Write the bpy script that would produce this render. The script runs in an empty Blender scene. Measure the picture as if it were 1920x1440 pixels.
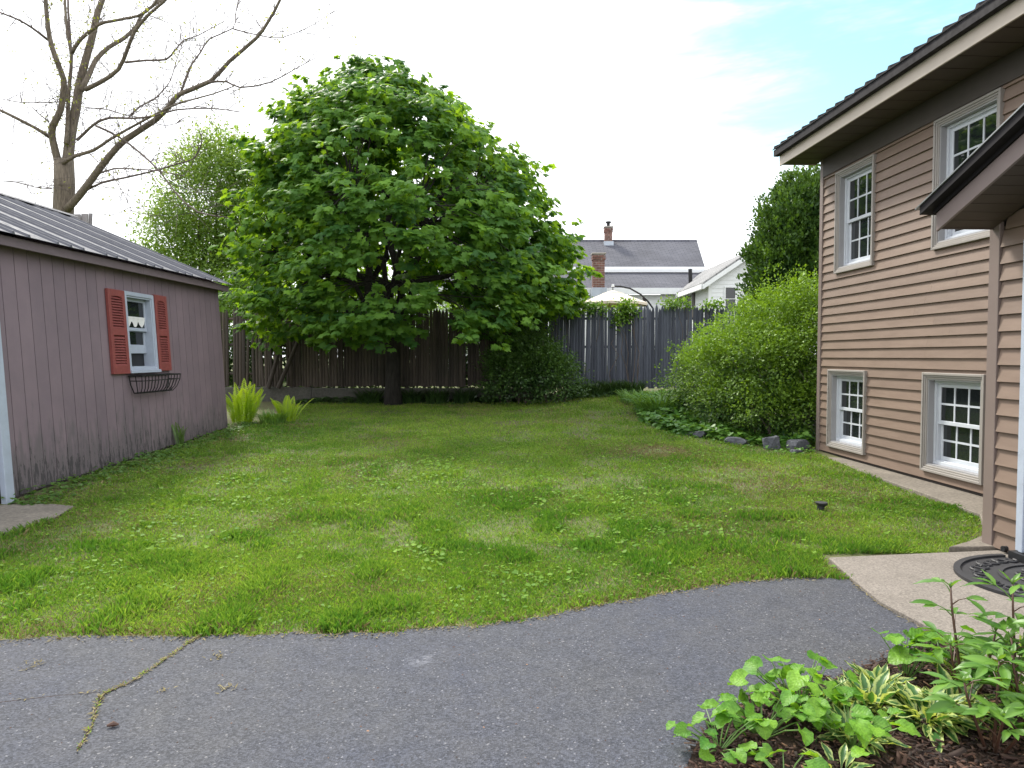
import bpy, math, random
import numpy as np
from mathutils import Vector, Matrix, Quaternion
R = math.radians
random.seed(7)
rng = np.random.default_rng(11)
sc = bpy.context.scene
col = sc.collection

# ------------------------------------------------------------------ camera
cam_d = bpy.data.cameras.new('camera')
cam_d.sensor_width = 36.0
cam_d.lens = 36.0 * 1330 / 1920
cam_d.clip_start = 0.05
cam_d.clip_end = 1500
cam = bpy.data.objects.new('camera', cam_d)
cam.location = (0, 0, 1.5)
cam.rotation_euler = (R(90) - math.atan(52 / 1330), 0, 0)
col.objects.link(cam)
sc.camera = cam

# ------------------------------------------------------------------ sky, sun, exposure
SUN_AZ, SUN_EL = -32.0, 46.0            # degrees, azimuth from +Y towards +X
SKY_STRENGTH = 0.10
sc.view_settings.view_transform = 'Standard'
sc.view_settings.look = 'None'
sc.view_settings.gamma = 1.0
sc.view_settings.exposure = 0.75
sc.view_settings.use_curve_mapping = False

world = bpy.data.worlds.new('World')
sc.world = world
world.use_nodes = True
wn, wl = world.node_tree.nodes, world.node_tree.links
wn.clear()
def W(t, **k):
    n = wn.new(t)
    for a, b in k.items():
        setattr(n, a, b)
    return n
w_out = W('ShaderNodeOutputWorld')
w_bg = W('ShaderNodeBackground')
w_bg.inputs['Strength'].default_value = SKY_STRENGTH
sky = W('ShaderNodeTexSky', sky_type='NISHITA', sun_disc=False)
sky.sun_elevation = R(SUN_EL)
sky.sun_rotation = R(SUN_AZ)
sky.air_density = 1.0
sky.dust_density = 0.6
sky.ozone_density = 1.4
w_tc = W('ShaderNodeTexCoord')
# thin bright cloud sheet gathered round the sun, broken open away from it
w_map = W('ShaderNodeMapping')
w_map.inputs['Scale'].default_value = (1.0, 1.0, 4.5)
w_n1 = W('ShaderNodeTexNoise')
w_n1.inputs['Scale'].default_value = 4.2
w_n1.inputs['Detail'].default_value = 8
w_n1.inputs['Roughness'].default_value = 0.62
w_n1.inputs['Distortion'].default_value = 0.3
w_dot = W('ShaderNodeVectorMath', operation='DOT_PRODUCT')
# open sky lies this way (up and to the right of the view)
w_dot.inputs[1].default_value = Vector((0.50, 0.74, 0.55)).normalized()
w_open = W('ShaderNodeMapRange', clamp=True)
w_open.inputs['From Min'].default_value = 0.84
w_open.inputs['From Max'].default_value = 0.97
w_open.inputs['To Min'].default_value = 0.55
w_open.inputs['To Max'].default_value = -0.26
w_add = W('ShaderNodeMath', operation='ADD')
w_cov = W('ShaderNodeMapRange', clamp=True, interpolation_type='SMOOTHSTEP')
w_cov.inputs['From Min'].default_value = 0.20
w_cov.inputs['From Max'].default_value = 0.80
w_mix = W('ShaderNodeMix', data_type='RGBA')
w_sc = W('ShaderNodeMix', data_type='RGBA', blend_type='MULTIPLY')
w_sc.inputs['Factor'].default_value = 1.0
w_sc.inputs['B'].default_value = (1.7, 2.0, 1.6, 1)
wl.new(w_tc.outputs['Generated'], w_map.inputs['Vector'])
wl.new(w_map.outputs['Vector'], w_n1.inputs['Vector'])
wl.new(w_tc.outputs['Generated'], w_dot.inputs[0])
wl.new(w_dot.outputs['Value'], w_open.inputs['Value'])
wl.new(w_n1.outputs['Fac'], w_add.inputs[0])
wl.new(w_open.outputs['Result'], w_add.inputs[1])
wl.new(w_add.outputs[0], w_cov.inputs['Value'])
wl.new(sky.outputs['Color'], w_sc.inputs['A'])
wl.new(w_cov.outputs['Result'], w_mix.inputs['Factor'])
wl.new(w_sc.outputs['Result'], w_mix.inputs['A'])
w_mix.inputs['B'].default_value = (12.0, 12.2, 12.6, 1)
wl.new(w_mix.outputs['Result'], w_bg.inputs['Color'])
wl.new(w_bg.outputs['Background'], w_out.inputs['Surface'])

to_sun = Vector((math.sin(R(SUN_AZ)) * math.cos(R(SUN_EL)), math.cos(R(SUN_AZ)) * math.cos(R(SUN_EL)), math.sin(R(SUN_EL))))
sun_d = bpy.data.lights.new('sun', 'SUN')
sun_d.energy = 3.2
sun_d.angle = R(10)
sun_d.color = (1.0, 0.95, 0.84)
sun = bpy.data.objects.new('sun', sun_d)
sun.rotation_euler = to_sun.to_track_quat('Z', 'Y').to_euler()
sun.location = (-15, 20, 20)
col.objects.link(sun)

cy = sc.cycles
cy.max_bounces = 6
cy.diffuse_bounces = 2
cy.glossy_bounces = 3
cy.transmission_bounces = 5
cy.transparent_max_bounces = 6
cy.sample_clamp_indirect = 3
cy.caustics_reflective = False
cy.caustics_refractive = False
cy.use_adaptive_sampling = False
cy.adaptive_threshold = 0.008
try:
    cy.use_denoising = True
    cy.denoiser = 'OPENIMAGEDENOISE'
    cy.denoising_prefilter = 'NONE'
except Exception:
    pass

# ------------------------------------------------------------------ helpers
def put(o, parent=None):
    col.objects.link(o)
    if parent is not None:
        o.parent = parent
    return o

def tag(o, label=None, cat=None, group=None, kind=None):
    if label: o['label'] = label
    if cat: o['category'] = cat
    if group: o['group'] = group
    if kind: o['kind'] = kind
    return o

def empty(name, loc=(0, 0, 0), rz=0.0):
    o = bpy.data.objects.new(name, None)
    o.location = loc
    o.rotation_euler = (0, 0, rz)
    o.empty_display_size = 0.2
    return put(o)

class MB:
    """collects polygons for one mesh"""
    def __init__(s, warp=None):
        s.v, s.f, s.warp = [], [], warp
    def add(s, vs, fs):
        k = len(s.v)
        s.v.extend([tuple(p) for p in vs])
        s.f.extend([tuple(i + k for i in f) for f in fs])
        return s
    def box(s, x0, x1, y0, y1, z0, z1):
        return s.add([(x0, y0, z0), (x1, y0, z0), (x1, y1, z0), (x0, y1, z0), (x0, y0, z1), (x1, y0, z1), (x1, y1, z1), (x0, y1, z1)],
                     [(0, 3, 2, 1), (4, 5, 6, 7), (0, 1, 5, 4), (1, 2, 6, 5), (2, 3, 7, 6), (3, 0, 4, 7)])
    def prism(s, prof, x0, x1):
        """profile of (y,z) extruded along x; profile anticlockwise seen from +x"""
        n = len(prof)
        vs = [(x0, p[0], p[1]) for p in prof] + [(x1, p[0], p[1]) for p in prof]
        fs = [tuple(range(n))[::-1], tuple(range(n, 2 * n))] + [(i, (i + 1) % n, n + (i + 1) % n, n + i) for i in range(n)]
        return s.add(vs, fs)
    def prism_y(s, prof, y0, y1):
        """profile of (x,z) extruded along y"""
        n = len(prof)
        vs = [(p[0], y0, p[1]) for p in prof] + [(p[0], y1, p[1]) for p in prof]
        fs = [tuple(range(n)), tuple(range(n, 2 * n))[::-1]] + [(i, n + i, n + (i + 1) % n, (i + 1) % n) for i in range(n)]
        return s.add(vs, fs)
    def prism_z(s, poly, z0, z1):
        n = len(poly)
        vs = [(p[0], p[1], z0) for p in poly] + [(p[0], p[1], z1) for p in poly]
        fs = [tuple(range(n))[::-1], tuple(range(n, 2 * n))] + [(i, (i + 1) % n, n + (i + 1) % n, n + i) for i in range(n)]
        return s.add(vs, fs)
    def frame(s, x0, x1, z0, z1, w, y0, y1, wb=None):
        """rectangular ring in the xz plane, pieces butted end to end"""
        wb = w if wb is None else wb
        s.box(x0, x0 + w, y0, y1, z0, z1); s.box(x1 - w, x1, y0, y1, z0, z1)
        s.box(x0 + w, x1 - w, y0, y1, z1 - w, z1); s.box(x0 + w, x1 - w, y0, y1, z0, z0 + wb)
        return s
    def tube(s, pts, rad, n=7, cap=True):
        pts = [Vector(p) for p in pts]
        m = len(pts)
        if not hasattr(rad, '__len__'): rad = [rad] * m
        ref = Vector((0.31, 0.17, 0.93))
        rings, vs = [], []
        for i, p in enumerate(pts):
            d = (pts[min(i + 1, m - 1)] - pts[max(i - 1, 0)])
            if d.length < 1e-9: d = Vector((0, 0, 1))
            d.normalize()
            a = d.cross(ref)
            if a.length < 1e-3: a = d.cross(Vector((1, 0, 0)))
            a.normalize(); b = d.cross(a)
            for k in range(n):
                t = 2 * math.pi * k / n
                vs.append(p + (a * math.cos(t) + b * math.sin(t)) * rad[i])
        fs = []
        for i in range(m - 1):
            for k in range(n):
                fs.append((i * n + k, i * n + (k + 1) % n, (i + 1) * n + (k + 1) % n, (i + 1) * n + k))
        if cap:
            fs.append(tuple(range(n))[::-1]); fs.append(tuple((m - 1) * n + k for k in range(n)))
        return s.add(vs, fs)
    def mesh(s, name, mat, smooth=False):
        v = [s.warp(p) for p in s.v] if s.warp else s.v
        me = bpy.data.meshes.new(name)
        me.from_pydata(v, [], s.f)
        me.validate()
        if mat is not None: me.materials.append(mat)
        if smooth:
            me.polygons.foreach_set('use_smooth', [True] * len(me.polygons))
        me.update()
        return me
    def build(s, name, mat, parent=None, smooth=False, bevel=0.0):
        o = bpy.data.objects.new(name, s.mesh(name, mat, smooth))
        if bevel:
            b = o.modifiers.new('edge', 'BEVEL'); b.width = bevel; b.segments = 1; b.limit_method = 'ANGLE'
        return put(o, parent)

def np_mesh(name, V, F, mat, tint=None, smooth=False):
    """V (n,3); F (m,k) with one k; tint (n,)"""
    me = bpy.data.meshes.new(name)
    n, m, k = len(V), len(F), F.shape[1]
    me.vertices.add(n)
    me.vertices.foreach_set('co', np.ascontiguousarray(V, dtype=np.float32).ravel())
    me.loops.add(m * k)
    me.loops.foreach_set('vertex_index', np.ascontiguousarray(F, dtype=np.int32).ravel())
    me.polygons.add(m)
    me.polygons.foreach_set('loop_start', np.arange(0, m * k, k, dtype=np.int32))
    me.polygons.foreach_set('loop_total', np.full(m, k, dtype=np.int32))
    if smooth:
        me.polygons.foreach_set('use_smooth', np.ones(m, dtype=bool))
    me.update(calc_edges=True)
    if tint is not None:
        a = me.attributes.new('tint', 'FLOAT', 'POINT')
        a.data.foreach_set('value', np.ascontiguousarray(tint, dtype=np.float32))
    if mat is not None: me.materials.append(mat)
    return me

def np_obj(name, V, F, mat, parent=None, tint=None, smooth=False):
    return put(bpy.data.objects.new(name, np_mesh(name, V, F, mat, tint, smooth)), parent)

def unit(a):
    return a / np.maximum(np.linalg.norm(a, axis=-1, keepdims=True), 1e-9)

def leaf_frames(direction, normal):
    """columns: x = side, y = along the leaf, z = leaf normal"""
    y = unit(direction)
    z = unit(normal - (normal * y).sum(-1, keepdims=True) * y)
    x = np.cross(y, z)
    return np.stack([x, y, z], axis=-1)

def scatter(tv, tf, pos, frames, size):
    """copy a template (tv,tf) to every pos; returns V,F"""
    tv = np.asarray(tv, float); tf = np.asarray(tf, int)
    size = np.asarray(size, float).reshape(-1, 1, 1)
    V = np.einsum('mij,kj->mki', frames, tv) * size + pos[:, None, :]
    F = tf[None] + (np.arange(len(pos)) * len(tv))[:, None, None]
    return V.reshape(-1, 3), F.reshape(-1, tf.shape[1])

def rand_dirs(n):
    v = rng.normal(size=(n, 3))
    return unit(v)

def ss(a, b, x):
    t = np.clip((np.asarray(x, float) - a) / (b - a), 0, 1)
    return t * t * (3 - 2 * t)

_tab = rng.random((64, 64))
def vnoise(x, y):
    """cheap value noise, 0..1, period 64"""
    x = np.asarray(x, float); y = np.asarray(y, float)
    xi, yi = np.floor(x).astype(int), np.floor(y).astype(int)
    fx, fy = x - xi, y - yi
    fx = fx * fx * (3 - 2 * fx); fy = fy * fy * (3 - 2 * fy)
    a = _tab[xi % 64, yi % 64]; b = _tab[(xi + 1) % 64, yi % 64]
    c = _tab[xi % 64, (yi + 1) % 64]; d = _tab[(xi + 1) % 64, (yi + 1) % 64]
    return (a * (1 - fx) + b * fx) * (1 - fy) + (c * (1 - fx) + d * fx) * fy

# ------------------------------------------------------------------ materials
def new_mat(name):
    m = bpy.data.materials.new(name)
    m.use_nodes = True
    nt = m.node_tree
    bs = nt.nodes['Principled BSDF']
    return m, nt.nodes, nt.links, bs

def pos_vec(N, L, scale=(1, 1, 1), local=False):
    mp = N.new('ShaderNodeMapping')
    mp.inputs['Scale'].default_value = scale
    if local:
        t = N.new('ShaderNodeTexCoord'); L.new(t.outputs['Object'], mp.inputs['Vector'])
    else:
        g = N.new('ShaderNodeNewGeometry'); L.new(g.outputs['Position'], mp.inputs['Vector'])
    return mp.outputs['Vector']

def noise(N, L, vec, scale, detail=4, rough=0.55):
    n = N.new('ShaderNodeTexNoise')
    n.inputs['Scale'].default_value = scale
    n.inputs['Detail'].default_value = detail
    n.inputs['Roughness'].default_value = rough
    L.new(vec, n.inputs['Vector'])
    return n.outputs['Fac']

def ramp(N, L, fac, lo, hi, a=0.0, b=1.0):
    n = N.new('ShaderNodeMapRange')
    n.clamp = True
    n.inputs['From Min'].default_value = lo; n.inputs['From Max'].default_value = hi
    n.inputs['To Min'].default_value = a; n.inputs['To Max'].default_value = b
    L.new(fac, n.inputs['Value'])
    return n.outputs['Result']

def mixc(N, L, fac, a, b, mode='MIX'):
    n = N.new('ShaderNodeMix'); n.data_type = 'RGBA'; n.blend_type = mode
    for s, v in (('Factor', fac), ('A', a), ('B', b)):
        if hasattr(v, 'is_linked') or hasattr(v, 'links'):
            L.new(v, n.inputs[s])
        elif s == 'Factor':
            n.inputs[s].default_value = v
        else:
            n.inputs[s].default_value = (*v, 1)
    return n.outputs['Result']

def math_(N, L, op, a, b):
    n = N.new('ShaderNodeMath'); n.operation = op
    for i, v in enumerate((a, b)):
        if hasattr(v, 'links'): L.new(v, n.inputs[i])
        else: n.inputs[i].default_value = v
    return n.outputs[0]

def bump(N, L, bs, h, strength=0.3, dist=0.01):
    b = N.new('ShaderNodeBump')
    b.inputs['Strength'].default_value = strength; b.inputs['Distance'].default_value = dist
    L.new(h, b.inputs['Height']); L.new(b.outputs['Normal'], bs.inputs['Normal'])

def obj_random(N, L):
    o = N.new('ShaderNodeObjectInfo')
    return o.outputs['Random']

def paint(name, base, var=0.12, rough=0.5, grain=(1, 1, 1), gs=6.0, dirt=None, rnd=0.0, bumps=0.0, bscale=60):
    m, N, L, bs = new_mat(name)
    v = pos_vec(N, L, grain)
    f = noise(N, L, v, gs, 6, 0.6)
    lo = tuple(c * (1 - var) for c in base); hi = tuple(min(1, c * (1 + var)) for c in base)
    c = mixc(N, L, ramp(N, L, f, 0.3, 0.7), lo, hi)
    if dirt:
        f2 = noise(N, L, pos_vec(N, L, grain), gs * 3.1, 8, 0.7)
        c = mixc(N, L, ramp(N, L, f2, 0.55, 0.75, 0, 0.7), c, dirt)
    if rnd:
        r = obj_random(N, L)
        c = mixc(N, L, 1.0, c, mixc(N, L, r, (1 - rnd,) * 3, (1 + rnd,) * 3), 'MULTIPLY')
    L.new(c, bs.inputs['Base Color'])
    bs.inputs['Roughness'].default_value = rough
    if bumps:
        bump(N, L, bs, noise(N, L, pos_vec(N, L, grain), bscale, 4), bumps, 0.004)
    return m

def leaf_mat(name, dark, light, trans=0.38, rough=0.42, glow=(1.55, 1.35, 0.55), spec=0.4, vary=1.2, veins=0):
    m, N, L, bs = new_mat(name)
    at = N.new('ShaderNodeAttribute'); at.attribute_name = 'tint'
    f = noise(N, L, pos_vec(N, L), vary, 3)
    k = math_(N, L, 'ADD', at.outputs['Fac'], ramp(N, L, f, 0.3, 0.7, -0.22, 0.22))
    c = mixc(N, L, ramp(N, L, k, 0, 1), dark, light)
    if veins:
        tc = N.new('ShaderNodeTexCoord'); sp = N.new('ShaderNodeSeparateXYZ'); L.new(tc.outputs['Object'], sp.inputs[0])
        ax = math_(N, L, 'ABSOLUTE', sp.outputs['X'], 0.0)
        q = math_(N, L, 'SUBTRACT', sp.outputs['Y'], math_(N, L, 'MULTIPLY', ax, 0.9))
        wv = math_(N, L, 'SINE', math_(N, L, 'MULTIPLY', q, veins), 0.0)
        line = ramp(N, L, wv, 0.80, 1.0)
        rib = ramp(N, L, ax, 0.0, 0.035, 1.0, 0.0)
        vv = math_(N, L, 'MAXIMUM', line, rib)
        c = mixc(N, L, math_(N, L, 'MULTIPLY', vv, 0.10), c, tuple(min(1, x * 1.5 + 0.03) for x in light))
        fl = noise(N, L, tc.outputs['Object'], 7, 3)
        c = mixc(N, L, 1.0, c, mixc(N, L, ramp(N, L, fl, 0.3, 0.7), (0.72,) * 3, (1.2,) * 3), 'MULTIPLY')
        bump(N, L, bs, math_(N, L, 'ADD', wv, math_(N, L, 'MULTIPLY', fl, 9.0)), 0.16, 0.012)
    L.new(c, bs.inputs['Base Color'])
    bs.inputs['Roughness'].default_value = rough
    bs.inputs['Specular IOR Level'].default_value = spec
    tr = N.new('ShaderNodeBsdfTranslucent')
    L.new(mixc(N, L, 1.0, c, glow, 'MULTIPLY'), tr.inputs['Color'])
    mx = N.new('ShaderNodeMixShader'); mx.inputs[0].default_value = trans
    L.new(bs.outputs[0], mx.inputs[1]); L.new(tr.outputs[0], mx.inputs[2])
    L.new(mx.outputs[0], N['Material Output'].inputs['Surface'])
    return m

def bark_mat(name, a, b, zs=0.15, scale=9):
    m, N, L, bs = new_mat(name)
    f = noise(N, L, pos_vec(N, L, (1, 1, zs)), scale * 3, 6, 0.65)
    L.new(mixc(N, L, ramp(N, L, f, 0.35, 0.65), a, b), bs.inputs['Base Color'])
    bs.inputs['Roughness'].default_value = 0.9
    bump(N, L, bs, f, 0.8, 0.03)
    return m

def asphalt_mat():
    m, N, L, bs = new_mat('asphalt')
    p = pos_vec(N, L)
    vo = N.new('ShaderNodeTexVoronoi'); vo.inputs['Scale'].default_value = 130
    L.new(p, vo.inputs['Vector'])
    stone = N.new('ShaderNodeSeparateColor'); L.new(vo.outputs['Color'], stone.inputs[0])
    grain = ramp(N, L, stone.outputs[0], 0.15, 1.0)
    c = mixc(N, L, grain, (0.026, 0.029, 0.038), (0.078, 0.083, 0.101))
    fl = ramp(N, L, stone.outputs[1], 0.975, 1.0)
    c = mixc(N, L, fl, c, (0.19, 0.19, 0.20))
    big = noise(N, L, p, 0.9, 4)
    c = mixc(N, L, 1.0, c, mixc(N, L, ramp(N, L, big, 0.3, 0.7), (0.88, 0.92, 1.08), (1.13, 1.09, 1.02)), 'MULTIPLY')
    sm = noise(N, L, p, 7, 5, 0.7)
    c = mixc(N, L, ramp(N, L, sm, 0.4, 0.75, 0, 0.22), c, (0.115, 0.11, 0.105))
    # a chalky scuff left on the paving, and a few old oil stains
    dm_ = N.new('ShaderNodeVectorMath'); dm_.operation = 'DISTANCE'; L.new(p, dm_.inputs[0]); dm_.inputs[1].default_value = (-0.45, 3.42, 0.014)
    sc_ = math_(N, L, 'MULTIPLY', ramp(N, L, dm_.outputs['Value'], 0.0, 0.09, 1, 0), ramp(N, L, noise(N, L, p, 32, 4), 0.45, 0.6))
    c = mixc(N, L, math_(N, L, 'MULTIPLY', sc_, 0.42), c, (0.34, 0.35, 0.40))
    oil = noise(N, L, p, 1.7, 3)
    c = mixc(N, L, ramp(N, L, oil, 0.60, 0.70, 0, 0.28), c, (0.020, 0.021, 0.025))
    L.new(c, bs.inputs['Base Color'])
    bs.inputs['Roughness'].default_value = 0.85
    h = math_(N, L, 'ADD', vo.outputs['Distance'], math_(N, L, 'MULTIPLY', sm, 0.8))
    bump(N, L, bs, h, 0.55, 0.006)
    return m

def concrete_mat(name, a, b, speck=0.5, scale=55):
    m, N, L, bs = new_mat(name)
    p = pos_vec(N, L)
    f1 = noise(N, L, p, 2.2, 6, 0.65); f2 = noise(N, L, p, scale, 4, 0.7)
    c = mixc(N, L, ramp(N, L, f1, 0.3, 0.7), a, b)
    c = mixc(N, L, 1.0, c, mixc(N, L, ramp(N, L, f2, 0.3, 0.7), (1 - speck,) * 3, (1 + speck * 0.7,) * 3), 'MULTIPLY')
    L.new(c, bs.inputs['Base Color'])
    bs.inputs['Roughness'].default_value = 0.9
    bump(N, L, bs, f2, 0.4, 0.006)
    return m

def ground_mat():
    m, N, L, bs = new_mat('soil_and_thatch')
    p = pos_vec(N, L)
    f1 = noise(N, L, p, 1.1, 6, 0.65); f2 = noise(N, L, p, 38, 5, 0.7)
    c = mixc(N, L, ramp(N, L, f2, 0.3, 0.7), (0.058, 0.050, 0.026), (0.15, 0.135, 0.065))
    c = mixc(N, L, ramp(N, L, f1, 0.42, 0.62, 0.15, 0.75), c, (0.12, 0.17, 0.04))
    L.new(c, bs.inputs['Base Color'])
    bs.inputs['Roughness'].default_value = 0.95
    bump(N, L, bs, f2, 0.7, 0.02)
    return m

def siding_mat():
    """tan vinyl clapboards"""
    m, N, L, bs = new_mat('tan_clapboard')
    f = noise(N, L, pos_vec(N, L, (1, 1, 6)), 2.2, 6, 0.6)
    g = noise(N, L, pos_vec(N, L, (6, 1.2, 40)), 9, 5, 0.7)
    c = mixc(N, L, ramp(N, L, f, 0.3, 0.7), (0.176, 0.122, 0.093), (0.220, 0.157, 0.122))
    c = mixc(N, L, ramp(N, L, g, 0.5, 0.8, 0, 0.25), c, (0.26, 0.20, 0.165))
    r = obj_random(N, L)
    c = mixc(N, L, 1.0, c, mixc(N, L, r, (0.94, 0.94, 0.95), (1.05, 1.04, 1.03)), 'MULTIPLY')
    L.new(c, bs.inputs['Base Color'])
    bs.inputs['Roughness'].default_value = 0.55
    bump(N, L, bs, g, 0.12, 0.003)
    return m

def garage_mat():
    """weathered mauve plywood siding: bare, mildewed wood where splash has eaten the paint"""
    m, N, L, bs = new_mat('mauve_siding')
    p = pos_vec(N, L, (1, 1, 1))
    gr = noise(N, L, pos_vec(N, L, (30, 30, 1.4)), 2.0, 6, 0.7)
    bl = noise(N, L, p, 1.3, 6, 0.65)
    c = mixc(N, L, ramp(N, L, bl, 0.3, 0.7), (0.170, 0.130, 0.150), (0.225, 0.170, 0.190))
    c = mixc(N, L, ramp(N, L, gr, 0.55, 0.8, 0, 0.35), c, (0.25, 0.20, 0.215))
    g = N.new('ShaderNodeNewGeometry'); sx = N.new('ShaderNodeSeparateXYZ'); L.new(g.outputs['Position'], sx.inputs[0])
    wet = ramp(N, L, sx.outputs['Z'], 0.05, 1.35, 0.50, -0.24)          # how high the splash wear reaches
    k = math_(N, L, 'ADD', wet, ramp(N, L, noise(N, L, pos_vec(N, L, (9, 9, 1.6)), 1.5, 8, 0.7), 0.25, 0.75, -0.1, 0.62))
    c = mixc(N, L, ramp(N, L, k, 0.38, 0.58, 0, 0.6), c, (0.105, 0.098, 0.098))
    k2 = math_(N, L, 'ADD', wet, ramp(N, L, noise(N, L, pos_vec(N, L, (26, 26, 5)), 1.0, 8, 0.75), 0.3, 0.75, -0.25, 0.55))
    c = mixc(N, L, ramp(N, L, k2, 0.50, 0.56, 0, 0.85), c, (0.045, 0.042, 0.044))
    r = obj_random(N, L)
    c = mixc(N, L, 1.0, c, mixc(N, L, r, (0.93, 0.93, 0.95), (1.06, 1.05, 1.06)), 'MULTIPLY')
    L.new(c, bs.inputs['Base Color'])
    bs.inputs['Roughness'].default_value = 0.75
    bump(N, L, bs, gr, 0.25, 0.004)
    return m

def picket_mat(name, a, b, moss=None):
    m, N, L, bs = new_mat(name)
    gr = noise(N, L, pos_vec(N, L, (22, 22, 0.9)), 2.6, 7, 0.7)
    bl = noise(N, L, pos_vec(N, L, (1, 1, 1)), 0.8, 5)
    c = mixc(N, L, ramp(N, L, gr, 0.3, 0.7), a, b)
    if moss: c = mixc(N, L, ramp(N, L, bl, 0.45, 0.7, 0, 0.6), c, moss)
    r = obj_random(N, L)
    c = mixc(N, L, 1.0, c, mixc(N, L, r, (0.62, 0.62, 0.64), (1.32, 1.30, 1.28)), 'MULTIPLY')
    L.new(c, bs.inputs['Base Color'])
    bs.inputs['Roughness'].default_value = 0.9
    bump(N, L, bs, gr, 0.5, 0.006)
    return m

def metal_mat(name, base, rough=0.4, metal=0.6):
    m, N, L, bs = new_mat(name)
    f = noise(N, L, pos_vec(N, L), 3, 5)
    L.new(mixc(N, L, ramp(N, L, f, 0.3, 0.7), tuple(c * 0.88 for c in base), tuple(c * 1.1 for c in base)), bs.inputs['Base Color'])
    L.new(ramp(N, L, noise(N, L, pos_vec(N, L), 14, 4), 0.3, 0.7, rough * 0.8, rough * 1.3), bs.inputs['Roughness'])
    bs.inputs['Metallic'].default_value = metal
    if metal == 0: bs.inputs['Specular IOR Level'].default_value = 0.15
    return m

def glass_mat():
    m, N, L, bs = new_mat('window_glass')
    f = noise(N, L, pos_vec(N, L), 2.5, 2)
    L.new(mixc(N, L, f, (0.010, 0.013, 0.014), (0.020, 0.024, 0.026)), bs.inputs['Base Color'])
    bs.inputs['Roughness'].default_value = 0.015
    bs.inputs['IOR'].default_value = 1.6
    bump(N, L, bs, noise(N, L, pos_vec(N, L), 1.7, 1), 0.05, 0.01)
    return m

def shingle_mat(name, a, b, course=0.14):
    m, N, L, bs = new_mat(name)
    br = N.new('ShaderNodeTexBrick')
    br.inputs['Scale'].default_value = 1.0
    br.inputs['Brick Width'].default_value = 0.35; br.inputs['Row Height'].default_value = course
    br.inputs['Mortar Size'].default_value = 0.012
    br.inputs['Color1'].default_value = (*a, 1); br.inputs['Color2'].default_value = (*b, 1)
    br.inputs['Mortar'].default_value = (*[c * 0.45 for c in a], 1)
    L.new(pos_vec(N, L, (1, 1, 1), True), br.inputs['Vector'])
    f = noise(N, L, pos_vec(N, L), 0.7, 5)
    c = mixc(N, L, 1.0, br.outputs['Color'], mixc(N, L, ramp(N, L, f, 0.3, 0.7), (0.8,) * 3, (1.2,) * 3), 'MULTIPLY')
    L.new(c, bs.inputs['Base Color']); bs.inputs['Roughness'].default_value = 0.9
    bump(N, L, bs, br.outputs['Fac'], 0.6, -0.02)
    return m

def wood_chip_mat():
    m, N, L, bs = new_mat('bark_mulch')
    at = N.new('ShaderNodeAttribute'); at.attribute_name = 'tint'
    cr = N.new('ShaderNodeValToRGB')
    e = cr.color_ramp.elements
    e[0].position = 0; e[0].color = (0.018, 0.010, 0.008, 1)
    e[1].position = 1; e[1].color = (0.30, 0.17, 0.10, 1)
    e2 = cr.color_ramp.elements.new(0.72); e2.color = (0.085, 0.040, 0.026, 1)
    L.new(at.outputs['Fac'], cr.inputs[0]); L.new(cr.outputs[0], bs.inputs['Base Color'])
    bs.inputs['Roughness'].default_value = 0.85
    return m

def hosta_mat():
    """cream-edged green leaf: object x runs across the leaf, in half-widths"""
    m, N, L, bs = new_mat('variegated_leaf')
    at = N.new('ShaderNodeAttribute'); at.attribute_name = 'tint'
    f = noise(N, L, pos_vec(N, L, (40, 6, 6), True), 3, 4)
    k = math_(N, L, 'ADD', at.outputs['Fac'], ramp(N, L, f, 0.3, 0.7, -0.16, 0.16))
    c = mixc(N, L, ramp(N, L, k, 0.52, 0.66), (0.060, 0.160, 0.040), (0.48, 0.56, 0.20))
    L.new(c, bs.inputs['Base Color'])
    bs.inputs['Roughness'].default_value = 0.4
    tr = N.new('ShaderNodeBsdfTranslucent'); L.new(mixc(N, L, 1.0, c, (1.4, 1.3, 0.5), 'MULTIPLY'), tr.inputs['Color'])
    mx = N.new('ShaderNodeMixShader'); mx.inputs[0].default_value = 0.35
    L.new(bs.outputs[0], mx.inputs[1]); L.new(tr.outputs[0], mx.inputs[2])
    L.new(mx.outputs[0], N['Material Output'].inputs['Surface'])
    return m

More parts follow.
